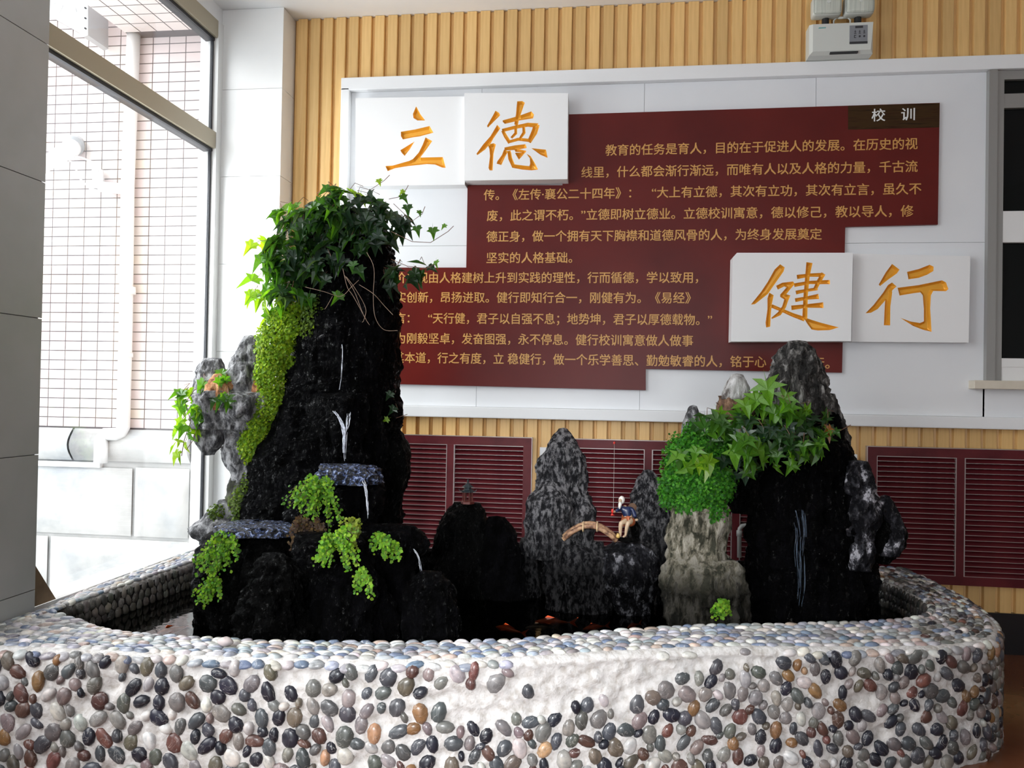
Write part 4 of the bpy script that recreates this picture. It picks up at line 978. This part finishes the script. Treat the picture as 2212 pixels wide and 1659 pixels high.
M_dimwater = mat('thin_wet_film', (.10, .14, .20), .12); M_dimwater.node_tree.nodes['Principled BSDF'].inputs['Alpha'].default_value = .32
stream([(1724,1102),(1730,1150),(1728,1200),(1732,1260),(1728,1310)], 3.70, .0017, 'broad bluish trickle down the right rockery', 30, 14, M_dimwater)
# low black rocks closing the back of the pond
for (x0, x1, yt, sd_, lab) in ((868, 960, 1186, 61, 'low black rock between the tall rockery and pavilion rock'), (1110, 1200, 1196, 62, 'low black rock left of the tall mottled rock base'), (1270, 1345, 1200, 63, 'low black rock under the log bridge'),
        (1395, 1460, 1205, 64, 'low black rock left of the tan rock base'), (1585, 1660, 1212, 65, 'low black rock below the grey plastic pipe')):
    o = rock(None, [(yt, x0+18, x1-18), (yt+12, x0+5, x1-5), (yt+50, x0, x1), (1290, x0-4, x1+4)], 4.30, .5, R_soaked, sd_, name='rock', amp=.16, seg=60); tag(o, lab, 'rock')
# ------------------------------------------------------------------ PVC pipe between rockery and grille
mb = MB().tube([P(1597,1204,4.56), P(1597,1150,4.56), P(1598,1142,4.56), P(1603,1136,4.56), P(1612,1135,4.56), P(1665,1135,4.56)], .012, 12).tube([P(1597,1158,4.56), P(1597,1146,4.56)], .016, 12)
o = mb.build('supply_pipe', M_pvcgrey, None, True); tag(o, 'grey plastic elbow pipe entering the right rockery', 'pipe')

# ------------------------------------------------------------------ log bridge
br = thing('log_bridge', P(1275,1160,3.98), 'small arched bridge of brown logs beside the tall grey rock', 'bridge')
M_log = noisy('log_bark', [(.35, (.10, .045, .025)), (.5, (.30, .16, .09)), (.7, (.50, .32, .18))], .6, (1, 1, 1), 45, .6, .004)
M_logend = mat('log_end', (.62, .45, .26), .7)
for k, (dy, dz_) in enumerate(((-.035, 0), (0, .008), (.035, 0))):
    pts = []
    for i in range(11):
        t = i/10; x = 1218+(1332-1218)*t; y = 1162+(1166-1162)*t-30*math.sin(math.pi*t)**.9
        q = P(x, y, 3.94); pts.append(Vector((q.x, q.y+dy, q.z+dz_)))
    l = MB().tube(pts, .012, 10).build('log', M_log, br, True)
    MB().tube([pts[0], pts[0]+(pts[0]-pts[1]).normalized()*.002], .0115, 10).build('log_end', M_logend, l)
for x in (1260, 1290):
    q = P(x, 1140, 3.94)
    ring = [Vector((q.x, q.y+.055*math.cos(a), q.z+.006+.022*math.sin(a))) for a in [2*math.pi*k/14 for k in range(15)]]
    MB().tube(ring, .004, 6).build('binding', M_logend, br, True)
# ------------------------------------------------------------------ pavilion
pv = thing('pavilion_ornament', P(1010,1090,4.1), 'tiny dark Chinese pavilion ornament on the black hill-shaped rock', 'ornament')
M_roof = mat('dark_teal_glaze', (.012, .02, .025), .4); M_redcol = mat('dull_red_glaze', (.10, .02, .015), .4)
c0 = P(1010,1088,4.1); sc_ = .0024
MB().lathe([(.036, 0), (.036, .012), (.030, .016)], c0, seg=6).build('base', M_redcol, pv)
for k in range(6):
    an = k*math.pi/3; MB().tube([c0+Vector((.026*math.cos(an), .026*math.sin(an), .014)), c0+Vector((.024*math.cos(an), .024*math.sin(an), .062))], .0035, 8).build('column', M_redcol, pv)
MB().lathe([(.040, .062), (.036, .066), (.024, .074), (.018, .084), (.018, .09)], c0, seg=6).build('roof', M_roof, pv)
MB().lathe([(.032, .088), (.028, .092), (.014, .102), (.005, .112), (.004, .116), (.007, .120), (.001, .130)], c0, seg=6).build('roof', M_roof, pv)
mb = MB()
for k in range(6):
    an = k*math.pi/3; d = Vector((math.cos(an), math.sin(an), 0)); mb.tube([c0+d*.034+Vector((0, 0, .066)), c0+d*.043+Vector((0, 0, .068)), c0+d*.048+Vector((0, 0, .076))], [.003, .0025, .001], 6)
mb.build('eave_horns', M_roof, pv)

# ------------------------------------------------------------------ fisherman figurine
YF = 3.95
fm_ = thing('fisherman_figurine', P(1355,1168,YF), 'ceramic old fisherman figurine with white beard and blue robe on the boulder', 'figurine')
M_skin = mat('glazed_skin', (.55, .40, .27), .4); M_blue = mat('navy_glaze', (.012, .022, .075), .3); M_or = mat('rust_glaze', (.35, .09, .03), .4); M_beard = mat('white_glaze', (.78, .76, .72), .5)
def limb(parts, mat_, name, parent, sub=2):
    """chains of (px, py, dY, radius m) grown into one skin surface"""
    me = bpy.data.meshes.new(name); V = []; E = []; Rr = []; prev = None
    for ch in parts:
        for i, (x, y, dy, r) in enumerate(ch):
            if isinstance(x, str): prev = int(x[1:]); continue
            V.append(P(x, y, YF+dy)); Rr.append(r)
            if prev is not None: E.append((prev, len(V)-1))
            prev = len(V)-1
        prev = None
    me.from_pydata(V, E, []); o = bpy.data.objects.new(name, me); COL.objects.link(o)
    sk = o.modifiers.new('s', 'SKIN')
    for i, v in enumerate(me.skin_vertices[0].data): v.radius = (Rr[i], Rr[i]); v.use_root = (i == 0)
    sb = o.modifiers.new('b', 'SUBSURF'); sb.levels = sub; sb.render_levels = sub
    bpy.context.view_layer.update(); m = bpy.data.meshes.new_from_object(o.evaluated_get(bpy.context.evaluated_depsgraph_get()))
    bpy.data.objects.remove(o); m.materials.clear(); m.materials.append(mat_); m.polygons.foreach_set('use_smooth', [True]*len(m.polygons))
    o = bpy.data.objects.new(name, m); COL.objects.link(o); return adopt(o, parent)
prev = None
S0 = '#0'
limb([[(1357,1122,0,.020), (1355,1108,0,.019), (1351,1098,0,.015), (1348,1091,0,.008)], [('#0',0,0,0), (1350,1127,-.035,.014), (1341,1130,-.055,.012), (1340,1145,-.05,.009), (1340,1158,-.05,.006), (1334,1160,-.065,.005)],
      [('#0',0,0,0), (1364,1127,-.03,.014), (1356,1130,-.06,.012), (1353,1145,-.055,.009), (1351,1157,-.05,.006), (1346,1160,-.065,.005)]], M_skin, 'body', fm_)
rb = limb([[(1357,1124,0,.025), (1355,1108,0,.023), (1351,1099,0,.017)], [('#2',0,0,0), (1341,1097,-.01,.011), (1333,1103,-.03,.009), (1331,1104,-.04,.008)], [('#2',0,0,0), (1366,1100,0,.012), (1371,1112,-.01,.011), (1373,1118,-.02,.010)]], M_blue, 'robe', fm_)
limb([[(1358,1126,0,.026), (1350,1125,-.02,.022), (1344,1130,-.04,.015)], [('#0',0,0,0), (1366,1128,-.02,.018), (1361,1131,-.045,.014)]], M_or, 'skirt', fm_)
hd = MB().blob(P(1343,1080,YF-.005), (.0155, .0155, .020), 1, .03, 14, 10).build('head', M_beard, fm_, True)
f = P(1340,1082,YF-.018); MB().blob(f, (.009, .006, .011), 2, .03, 12, 8).build('face', M_skin, hd, True)
MB().blob(f+Vector((-.001, -.007, -.001)), (.0018, .003, .003), 2, .03, 8, 6).build('nose', M_skin, hd, True)
mb = MB()
for s_ in (-1, 1): mb.blob(f+Vector((s_*.0038, -.0055, .003)), (.0011, .001, .001), 3, 0, 8, 6)
mb.build('eyes', M_dk, hd)
MB().tube([f+Vector((0, -.004, -.006)), f+Vector((-.001, -.009, -.016)), f+Vector((-.003, -.010, -.030)), f+Vector((-.004, -.008, -.042))], [.007, .009, .0065, .001], 10).build('beard', M_beard, hd, True)
for (hx, hy, dy) in ((1327,1105,-.048), (1376,1123,-.028)):
    h0 = P(hx, hy, YF+dy); mb = MB().blob(h0, (.006, .0045, .006), 2, .03, 10, 8)
    for k in range(4): mb.tube([h0+Vector((-.002+.0, -.002+.0, .004-.0027*k)), h0+Vector((-.007, -.003, .004-.0027*k)), h0+Vector((-.009, .001, .003-.0027*k))], [.0015, .0014, .001], 6)
    mb.tube([h0+Vector((0, -.003, .003)), h0+Vector((-.003, -.007, .005))], [.0016, .001], 6)
    mb.build('hand', M_skin, fm_, True)
q = P(1366,1096,YF+.034); MB().lathe([(.001, .012), (.012, .008), (.022, .0), (.021, -.002), (.001, .006)], q, 'y', 18).build('straw_hat', mat('straw', (.15, .08, .045), .7), fm_, True)
MB().blob(P(1372,1146,YF+.02), (.028, .03, .042), 5, .15, 14, 10).build('seat_rock', R_soaked, fm_, True)
MB().blob(P(1357,1166,YF-.01), (.055, .05, .010), 6, .08, 16, 8).build('base', R_soaked, fm_, True)
MB().lathe([(.007, 0), (.010, .007), (.009, .014), (.006, .019), (.008, .022)], P(1335,1162,YF-.06), seg=14).build('fish_basket', mat('yellow_glaze', (.60, .40, .12), .4), fm_, True)
fl = thing('fishing_line', P(1327,1105,YF-.04), 'thin pale line from the grille top down to the fisherman figurine', 'string')
MB().tube([P(1325,1102,3.895), P(1326,1030,4.3), P(1327,958,D-.04)], .0012, 6).build('line', mat('nylon', (.55, .52, .5), .4), fl)
M_red = mat('red_plastic', (.65, .03, .02), .4)
MB().blob(P(1327,957,D-.04), (.007, .005, .009), 2, .05, 10, 8).build('red_bead', M_red, fl, True)
rf = MB().blob(P(1323,1104,3.885), (.006, .005, .011), 3, .15, 10, 8); rf.prism([P(1321,1109,3.885), P(1328,1113,3.885), P(1319,1114,3.885)], (0, .003, 0)); rf.build('red_fish_lure', M_red, fl, True)

# ------------------------------------------------------------------ goldfish
def fish(x, y, ang, L, label, colr=(.75, .09, .015)):
    p = PZ(x, y, WZ); p = Vector((p.x, p.y, WZ-.022)); t = thing('goldfish', p, label, 'fish', 'goldfish in the pond'); m = mat('goldfish_skin', colr, .3)
    d = Vector((math.cos(ang), math.sin(ang), 0)); s = Vector((-d.y, d.x, 0)); pts = [p+d*(L*(k/8-.5)) for k in range(9)]
    MB().tube(pts, [L*r for r in (.02, .07, .105, .12, .115, .095, .07, .045, .025)], 10).build('body', m, t, True)
    e = pts[-1]; MB().prism([e, e+d*L*.3+Vector((0, 0, L*.16))+s*.004, e+d*L*.18, e+d*L*.3+Vector((0, 0, -L*.14))-s*.004], s*.0025).build('tail_fin', m, t)
    MB().prism([pts[2]+Vector((0, 0, L*.1)), pts[3]+Vector((0, 0, L*.2)), pts[6]+Vector((0, 0, L*.09))], s*.0025).build('dorsal_fin', m, t)
    for q in (-1, 1): MB().prism([pts[2]+s*q*L*.09, pts[3]+s*q*L*.26+d*L*.05, pts[4]+s*q*L*.1], (0, 0, .002)).build('side_fin', m, t)
fish(370, 1352, 1.1, .15, 'orange-red goldfish near the front kerb corner, by the near column', (.8, .12, .02))
fish(1098, 1350, -.5, .14, 'orange goldfish just behind the kerb, below the flat-topped black rock')
fish(1192, 1334, .1, .16, 'long red goldfish below the tall mottled rock')
fish(1283, 1346, .6, .12, 'orange goldfish below the log bridge')
fish(1368, 1342, .9, .09, 'small red goldfish below the boulder with white patches')
fish(1165, 1346, .2, .13, 'dark bronze goldfish between the orange ones', (.10, .045, .02))

# ------------------------------------------------------------------ outside pipes and fittings
dp = thing('drain_pipe', (-4.27, YE-.08, .7), 'white drain pipe running down the tiled outside wall', 'pipe')
yp = YE-.07
MB().tube([P(290,42,yp), P(276,400,yp), P(272,700,yp), P(266,925,yp), P(262,934,yp), P(250,938,yp-.02), P(226,938,yp-.05), P(219,945,yp-.06), P(217,1000,yp-.06)], .055, 14).build('pipe', M_pvc, dp, True)
MB().tube([P(276,409,yp), P(222,404,yp), P(213,397,yp), P(211,368,yp)], .048, 12).build('elbow', M_pvc, dp, True)
for y in (590, 762): MB().tube([P(271,y,yp), P(271,y+10,yp)], .062, 14).build('clamp', M_pvc, dp, True)
for y in (300, 620): MB().tube([P(277,y,yp), P(277,y+16,yp)], .061, 14).build('collar', M_pvc, dp, True)
fl2 = thing('flue_pipe', P(150,325,YE-.1), 'grey-ended flue pipe with thin hose on the tiled wall', 'pipe')
MB().tube([P(157,317,YE-.02), P(152,322,YE-.2), P(120,340,YE-.5), P(80,368,YE-.8)], [.075, .075, .06, .05], 16).build('flue', M_pvc, fl2, True)
MB().tube([P(162,312,YE-.0), P(158,316,YE-.1)], .085, 16).build('flange', M_galv, fl2, True)
MB().tube([P(138,335,YE-.3), P(160,355,YE-.2), P(172,385,YE-.2), P(195,408,YE-.15), P(225,414,YE-.12), P(255,410,YE-.1)], .008, 6).build('hose', M_pvc, fl2, True)
MB().tube([P(140,335,YE-.3), P(175,340,YE-.2), P(205,352,YE-.15), P(212,372,YE-.1)], .008, 6).build('hose', M_pvc, fl2, True)
br2 = thing('unit_bracket', P(150,60,YE-.3), 'pale perforated metal bracket high on the tiled outside wall', 'bracket')
MB().prism([P(100,-40,YE-.05), P(186,-40,YE-.05), P(186,82,YE-.05), P(170,70,YE-.05), P(100,30,YE-.05)], (0, .03, 0)).build('plate', M_galv, br2)
MB().prism([P(178,-40,YE-.30), P(190,-40,YE-.30), P(190,76,YE-.30), P(180,80,YE-.30)], (0, .27, 0)).build('side_flange', M_galv, br2)
mb = MB()
for q in range(4): mb.tube([P(184,-5+q*22,YE-.31), P(184,-5+q*22,YE-.28)], .008, 8)
mb.build('bolts', M_seal, br2)
mb = MB().tube([P(112,10,YE-.08), P(125,0,YE-.1), P(135,12,YE-.1), P(128,28,YE-.09), P(118,26,YE-.08)], .008, 6).tube([P(140,-5,YE-.08), P(160,10,YE-.1), P(165,25,YE-.09)], .008, 6).build('cable', M_pvc, br2, True)

# ------------------------------------------------------------------ PLANTS
def ivy_leaf_mesh(seed, star=False):
    r = random.Random(seed)
    tip = [(0, 0), (.10, -.13), (.34, -.10), (.30, .10), (.52, .22) if not star else (.62, .26), (.22, .36), (.16, .50), (0, 1.0)] if not star else [(0, 0), (.12, -.14), (.44, -.22), (.28, .05), (.64, .24), (.25, .34), (.19, .52), (0, 1.0)]
    half = [(x*r.uniform(.9, 1.1), y*r.uniform(.95, 1.05)) for x, y in tip]
    V = []; Fc = []; k = len(half)
    def zf(x, y): return -.18*(x**2)*2+.10*math.sin(y*3)-.22*max(0, y-.2)**2+.16*abs(x)*.8
    for x, y in half: V.append((x, y, zf(x, y)))
    for x, y in half[1:-1]: V.append((-x*r.uniform(.9, 1.1), y, zf(x, y)))
    V.append((0, .30, -.06)); c = len(V)-1
    for i in range(k-1): Fc.append((c, i, i+1))
    Lf = [0]+[k+i for i in range(k-2)]+[k-1]
    for i in range(k-1): Fc.append((c, Lf[i+1], Lf[i]))
    n = len(V); V += [(.014, -.02, -.0), (-.014, -.02, -.0), (0, -.55, -.18)]; Fc.append((n, n+1, n+2))
    m = bpy.data.meshes.new('leaf'); m.from_pydata(V, [], Fc); m.materials.append(M_leaf); return m
LM = [ivy_leaf_mesh(i) for i in range(5)]; LS = [ivy_leaf_mesh(i+9, True) for i in range(5)]
def put_leaf(parent, p, nrm, down, size, colr, star=False, rnd=random):
    nrm = Vector(nrm).normalized(); dn = Vector(down); dn = dn-nrm*dn.dot(nrm)
    if dn.length < 1e-3: dn = Vector((1, 0, 0))
    dn.normalize(); sx = dn.cross(nrm); m = Matrix((sx*size*rnd.uniform(.85, 1.1), dn*size, nrm*size)).transposed().to_4x4(); m.translation = p
    o = bpy.data.objects.new('leaf', rnd.choice(LS if star else LM)); COL.objects.link(o); o.matrix_world = m; adopt(o, parent); o.color = (*colr, 1)
def ivy(name, label, loc, ells, seed, star=False):
    """ells: (cx, cy, rx, ry in px, Y, number, size range px, palette, light bias)"""
    t = thing(name, loc, label, 'ivy'); r = random.Random(seed); st = MB()
    for (cx, cy, rx, ry, Y, n, s0, s1, pal) in ells:
        for _ in range(n):
            while True:
                a, b = r.uniform(-1, 1), r.uniform(-1, 1)
                if a*a+b*b < 1: break
            dd = math.sqrt(max(0, 1-a*a-b*b)); px = (P(cx+1, cy, Y)-P(cx, cy, Y)).length
            p = P(cx+a*rx, cy+b*ry, Y); p.y -= dd*rx*px*.75+r.uniform(-.01, .03)
            nrm = Vector((a*.8+r.gauss(0, .45), -dd*.8-.35+r.gauss(0, .35), -b*.6+.25+r.gauss(0, .35)))
            down = Vector((a*.5+r.gauss(0, .45), -.2, -1+r.gauss(0, .3)))
            c = r.choice(pal); g = r.uniform(.75, 1.25); sz = r.uniform(s0, s1)*px*(1.0 if star else 1.22)
            put_leaf(t, p, nrm, down, sz, tuple(v*g for v in c), star, r)
            if r.random() < .35: st.tube([p, p+Vector((r.uniform(-.03, .03), .03, .04)), p+Vector((r.uniform(-.05, .05), .06, .03))], .0015, 4, False)
    return t, r, st
DKG = [(.06, .11, .075), (.018, .055, .02), (.025, .075, .025), (.03, .09, .02), (.02, .05, .025)]; MDG = [(.05, .16, .02), (.07, .20, .02), (.035, .11, .025)]; LTG = [(.12, .32, .025), (.17, .40, .035), (.09, .26, .025)]; YG = [(.30, .50, .04), (.24, .46, .03)]  # grey-green entry paints a pale sheen into the leaf colour
t, r, st = ivy('ivy_plant', 'dense dark ivy crown on top of the tall rockery', P(760,560,3.8), [
    (755,470,85,52,3.86,52,26,42,DKG+MDG), (690,500,70,50,3.84,40,28,44,DKG+MDG[:1]), (640,555,55,55,3.80,38,28,44,DKG+MDG), (600,585,42,50,3.80,18,26,42,MDG+LTG), (575,545,22,30,3.80,3,26,40,YG),
    (705,565,60,38,3.78,24,26,38,DKG+MDG), (835,480,48,45,3.84,26,26,38,DKG), (790,520,50,40,3.80,18,24,36,DKG), (660,470,60,25,3.88,14,24,36,LTG+MDG), (740,425,45,18,3.88,9,22,32,YG+LTG+MDG),
    (640,640,42,32,3.76,14,26,38,MDG+DKG), (600,650,35,30,3.78,8,26,38,YG+LTG), (560,635,18,12,3.8,2,30,38,YG), (600,690,20,14,3.8,3,24,30,YG), (870,600,38,30,3.84,12,26,40,DKG), (920,585,22,16,3.84,4,22,32,DKG+MDG)], 5)
for (x, y, s, c) in ((935,505,30,MDG[1]),(900,500,26,MDG[0]),(962,492,16,LTG[0]),(868,432,26,MDG[0]),(872,418,16,YG[0]),(818,395,18,YG[0]),(905,462,16,MDG[1]),(880,455,28,MDG[2]),(735,648,34,MDG[1]),(708,612,36,DKG[1]),(773,592,34,MDG[2]),(762,578,28,MDG[0]),(845,858,24,DKG[1]),(852,890,26,DKG[1]),(838,912,18,YG[1]),(548,540,40,YG[0]),(545,645,36,YG[1]),(942,572,20,LTG[0]),(800,966,14,(.25,.2,.03))):
    px = .0022; put_leaf(t, P(x, y-s*.4, 3.66 if y < 700 else 3.8), (r.gauss(0, .3), -1, .25), (r.gauss(0, .5), 0, -1), s*px, c, False, r)
for pts in ([(820,420),(800,410),(830,390),(842,378)], [(845,500),(890,522),(930,524),(968,500),(980,488)], [(850,440),(890,478),(912,462),(918,446)], [(840,430),(865,425),(878,408),(882,400)], [(590,520),(560,520),(548,530)], [(600,620),(575,635),(555,640)], [(845,560),(880,575),(920,580),(945,568)], [(830,870),(850,860),(860,885)], [(830,915),(850,905),(880,895)]):
    st.tube([P(x, y, 3.72 if y < 700 else 3.9) for x, y in pts], .0016, 5, False)
o = st.build('vine_stem', M_stem, t)
mb = MB()
for pts in ([(745,595),(765,630),(785,680),(800,702)], [(750,598),(770,625),(790,665),(788,690),(782,696)], [(792,545),(806,580),(805,640),(812,685),(830,712),(860,714)], [(740,580),(750,620),(765,640),(790,690)], [(660,620),(700,630),(735,640),(760,620),(775,605)], [(775,615),(805,635),(830,660),(850,680)], [(720,640),(706,660),(700,668)]):
    mb.tube(smooth([P(x+random.uniform(-2, 2), y, 3.60+random.uniform(-.02, .02)) for x, y in pts], 5), .0011, 5, False)
mb.build('hanging_root', M_root, t, True)
t, r, st = ivy('ivy_plant', 'bright green ivy trailing over the little side bracket', P(470,880,3.8), [
    (405,860,16,22,3.8,9,22,32,YG+LTG), (470,815,35,16,3.76,6,20,28,LTG), (500,860,25,18,3.72,6,20,30,LTG+MDG), (435,885,22,16,3.74,8,18,26,LTG+YG), (410,920,20,20,3.78,9,18,28,YG+LTG), (392,960,10,22,3.8,5,18,28,YG), (450,840,18,12,3.74,4,18,24,MDG)], 8)
st.tube([P(x, y, 3.74) for x, y in [(500,860),(460,826),(420,842),(400,870),(412,910),(398,950),(392,985)]], .002, 5, False); st.tube([P(x, y, 3.72) for x, y in [(540,850),(505,872),(470,885),(430,905),(418,950),(402,972)]], .0018, 5, False)
st.build('vine_stem', M_stem, t)
t, r, st = ivy('ivy_plant', 'star-leaved light green ivy spilling over the right rockery', P(1650,940,3.8), [
    (1650,890,55,52,3.86,22,34,54,LTG+MDG+LTG), (1685,945,75,45,3.84,44,30,46,DKG+MDG), (1600,935,70,42,3.86,30,30,46,MDG+DKG), (1555,915,50,30,3.86,18,32,48,LTG+MDG), (1745,915,45,38,3.86,14,28,40,DKG+MDG),
    (1610,965,36,30,3.74,9,38,52,LTG), (1500,985,34,24,3.72,8,36,52,LTG+YG), (1720,960,50,30,3.78,12,32,44,MDG+LTG), (1690,985,40,22,3.76,8,26,38,LTG), (1770,930,35,16,3.84,8,22,30,LTG+MDG), (1590,1000,50,25,3.84,14,26,38,DKG+MDG), (1700,880,35,25,3.8,7,34,50,LTG)], 9, True)
for (x, y, s) in ((1655,845,60), (1640,870,50), (1605,880,42), (1700,865,46)): put_leaf(t, P(x, y-s*.35, 3.76), (r.gauss(0, .15), -1, .3), (r.gauss(0, .25), 0, -1), s*.0022, LTG[1], True, r)
for (x, y) in ((1795,925), (1785,935), (1620,1010)): put_leaf(t, P(x, y, 3.8), (r.gauss(0, .3), -1, .3), (r.gauss(0, .5), 0, -1), 24*.0022, (.55, .22, .06), True, r)
st.tube([P(x, y, 3.86) for x, y in [(1760,935),(1790,925),(1815,930),(1838,918)]], .002, 5, False)
st.build('vine_stem', M_stem, t)

def leaflets(name, ells, parent, size, seed, pal, droop=.5, fill=.75):
    """tiny leaflets over ellipsoids (px), one mesh"""
    r = np.random.RandomState(seed); V = []; Fc = []; CC = []
    for (cx, cy, rx, ry, Y, n) in ells:
        px = (P(cx+1, cy, Y)-P(cx, cy, Y)).length
        a = r.uniform(-1, 1, n*2); b = r.uniform(-1, 1, n*2); k = a*a+b*b < 1; a = a[k][:n]; b = b[k][:n]
        for i in range(len(a)):
            dd = math.sqrt(1-a[i]**2-b[i]**2); q = r.uniform(fill, 1.08)
            c = P(cx+a[i]*rx*q, cy+b[i]*ry*q, Y); c.y -= dd*rx*px*.8*q
            nx = Vector((a[i]*.7+r.normal(0, .5), -dd-.1+r.normal(0, .4), -b[i]*.4+.35+r.normal(0, .5))).normalized()
            tt = Vector((r.normal(0, 1), r.normal(0, .5), -droop+r.normal(0, .6))); tt = (tt-nx*tt.dot(nx)).normalized(); bb = nx.cross(tt); s = size*px*r.uniform(.6, 1.25)
            m = len(V); V += [tuple(c), tuple(c+tt*s*.45+bb*s*.5), tuple(c+tt*s+bb*s*.25), tuple(c+tt*s-bb*s*.25), tuple(c+tt*s*.45-bb*s*.5)]; Fc.append((m, m+1, m+2, m+3, m+4))
            co = pal[r.randint(len(pal))]; g = r.uniform(.65, 1.3); CC += [(co[0]*g, co[1]*g, co[2]*g, 1)]*5
    o = mesh(name, V, Fc, M_tiny, parent); ca = o.data.color_attributes.new('col', 'FLOAT_COLOR', 'POINT'); ca.data.foreach_set('color', np.array(CC).ravel()); return o
MOSS = [(.26, .42, .02), (.20, .36, .02), (.34, .48, .03), (.14, .28, .02)]; FERN = [(.05, .24, .02), (.07, .30, .025), (.035, .16, .02), (.11, .36, .03)]; DRY = [(.10, .06, .03), (.14, .09, .04), (.07, .04, .03)]
o = leaflets('moss_curtain', [(630,700,52,48,3.80,1500), (598,745,42,60,3.80,2000), (590,810,38,62,3.80,2000), (586,870,34,40,3.78,1200), (560,905,34,50,3.80,1500), (545,955,28,48,3.80,1300), (640,660,45,30,3.80,700), (620,780,40,40,3.84,600)], None, 5.5, 1, MOSS, 1)
tag(o, 'thick yellow-green moss curtain down the window side of the tall rockery', 'moss', kind='stuff')
o = leaflets('moss_curtain', [(680,690,35,60,3.76,800), (520,1100,22,60,3.76,350), (470,1110,18,26,3.78,260), (505,1150,18,20,3.74,150), (530,1060,10,40,3.76,100)], None, 5, 2, [(.05, .09, .01), (.09, .16, .02), (.16, .26, .02)], 1)
tag(o, 'dark olive moss patches low on the tall rockery near window', 'moss', kind='stuff')
o = leaflets('fern_mound', [(1492,985,62,62,3.86,3200), (1470,1035,50,55,3.86,2000), (1530,1040,60,58,3.84,2600), (1500,1080,50,40,3.84,1400), (1540,1105,34,36,3.82,900), (1545,960,60,45,3.9,1500), (1440,1060,20,40,3.86,400), (1520,930,45,30,3.9,800)], None, 6.5, 3, FERN, .6)
tag(o, 'big rounded mound of tiny-leaved fern on the right rockery', 'fern', kind='stuff')
def fern(label, loc, fronds, Y, seed, pal=MOSS, size=7.5):
    """fronds: (x0, y0, x1, y1) px arching stems with leaflets to both sides"""
    t = thing('fern', loc, label, 'fern'); r = np.random.RandomState(seed); st = MB(); V = []; Fc = []; CC = []
    for (x0, y0, x1, y1) in fronds:
        for w in range(4):
            ex = x1+r.uniform(-16, 16); ey = y1+r.uniform(-14, 14); dy0 = r.uniform(-.04, .02); n = 9; pts = []
            for i in range(n+1):
                q = i/n; x = x0+(ex-x0)*q; y = y0+(ey-y0)*q-12*math.sin(math.pi*q)*.8; p = P(x, y, Y+dy0*q-.05*q); pts.append(p)
            st.tube(pts, .0009, 4, False)
            px = .0021
            for i in range(2, n+1):
                for sgn in (-1, 1, 0):
                    c = pts[i]+Vector((r.normal(0, 1.5)*px, r.normal(0, .006), r.normal(0, 1.5)*px+sgn*4*px)); nx = Vector((r.normal(0, .4), -1, .4+r.normal(0, .4))).normalized()
                    tt = Vector((r.normal(0, .6), 0, sgn+r.normal(0, .4)-.3)); tt = (tt-nx*tt.dot(nx)).normalized(); bb = nx.cross(tt); s = size*px*r.uniform(.6, 1.1)
                    m = len(V); V += [tuple(c), tuple(c+tt*s*.4+bb*s*.5), tuple(c+tt*s*.85+bb*s*.4), tuple(c+tt*s-bb*s*.1), tuple(c+tt*s*.6-bb*s*.5)]; Fc.append((m, m+1, m+2, m+3, m+4))
                    co = pal[r.randint(len(pal))]; g = r.uniform(.6, 1.3); CC += [(co[0]*g, co[1]*g, co[2]*g, 1)]*5
    st.build('stems', M_darkstem, t); o = mesh('foliage', V, Fc, M_tiny, t); ca = o.data.color_attributes.new('col', 'FLOAT_COLOR', 'POINT'); ca.data.foreach_set('color', np.array(CC).ravel()); o['kind'] = 'stuff'
FN = [(.14, .34, .02), (.20, .42, .025), (.08, .24, .02), (.26, .44, .03)]
fern('bright maidenhair fern below the blue splashing ledge', P(690,1060,3.4), [(690,1050,640,1072), (690,1050,625,1080), (690,1050,660,1095), (695,1055,690,1110), (700,1050,715,1095), (690,1052,700,1045), (690,1052,670,1052), (700,1060,660,1115), (700,1060,725,1130)], 3.42, 1, FN)
fern('maidenhair fern on the outer corner of the low left ledge', P(480,1200,3.3), [(495,1165,460,1180), (500,1170,435,1215), (500,1175,440,1250), (495,1180,470,1230), (505,1165,515,1190), (480,1200,425,1220), (480,1210,455,1255), (500,1170,490,1215)], 3.3, 2, FN)
fern('sparse fern sprig hanging low above the dark water', P(450,1290,3.3), [(470,1265,425,1290), (470,1268,450,1300), (472,1262,465,1285)], 3.3, 3, FN)
fern('fern tuft in the middle of the black lower rocks', P(720,1190,3.2), [(720,1165,690,1185), (720,1165,740,1165), (725,1170,755,1200), (715,1175,700,1215), (720,1165,765,1160), (745,1175,760,1222), (715,1180,690,1200)], 3.1, 4, FN)
fern('fern tuft right under the lower ledge spray', P(770,1140,3.2), [(775,1135,750,1150), (775,1135,780,1155), (770,1140,760,1165)], 3.2, 5, [(.16, .22, .02), (.22, .28, .03)])
fern('little fern on the front of the right-hand lower ledge', P(835,1185,3.2), [(820,1165,815,1180), (835,1172,830,1192), (845,1180,855,1195), (825,1168,840,1190)], 3.2, 6, FN)
fern('single round-leaved sprig above the water by the boulder', P(785,1255,3.1), [(785,1238,780,1265), (785,1240,790,1272)], 3.05, 7, FN)
fern('dry brown fern hanging beneath the bright maidenhair fern', P(665,1160,3.3), [(665,1125,650,1160), (670,1125,665,1190), (680,1120,690,1180), (660,1130,640,1175), (690,1130,700,1190), (650,1125,635,1150), (675,1130,660,1200)], 3.38, 8, DRY, 7)
fern('tiny fern at the waterline of the tan rock', P(1562,1320,3.5), [(1562,1312,1555,1325), (1562,1312,1570,1320)], 3.52, 9, FN, 8)
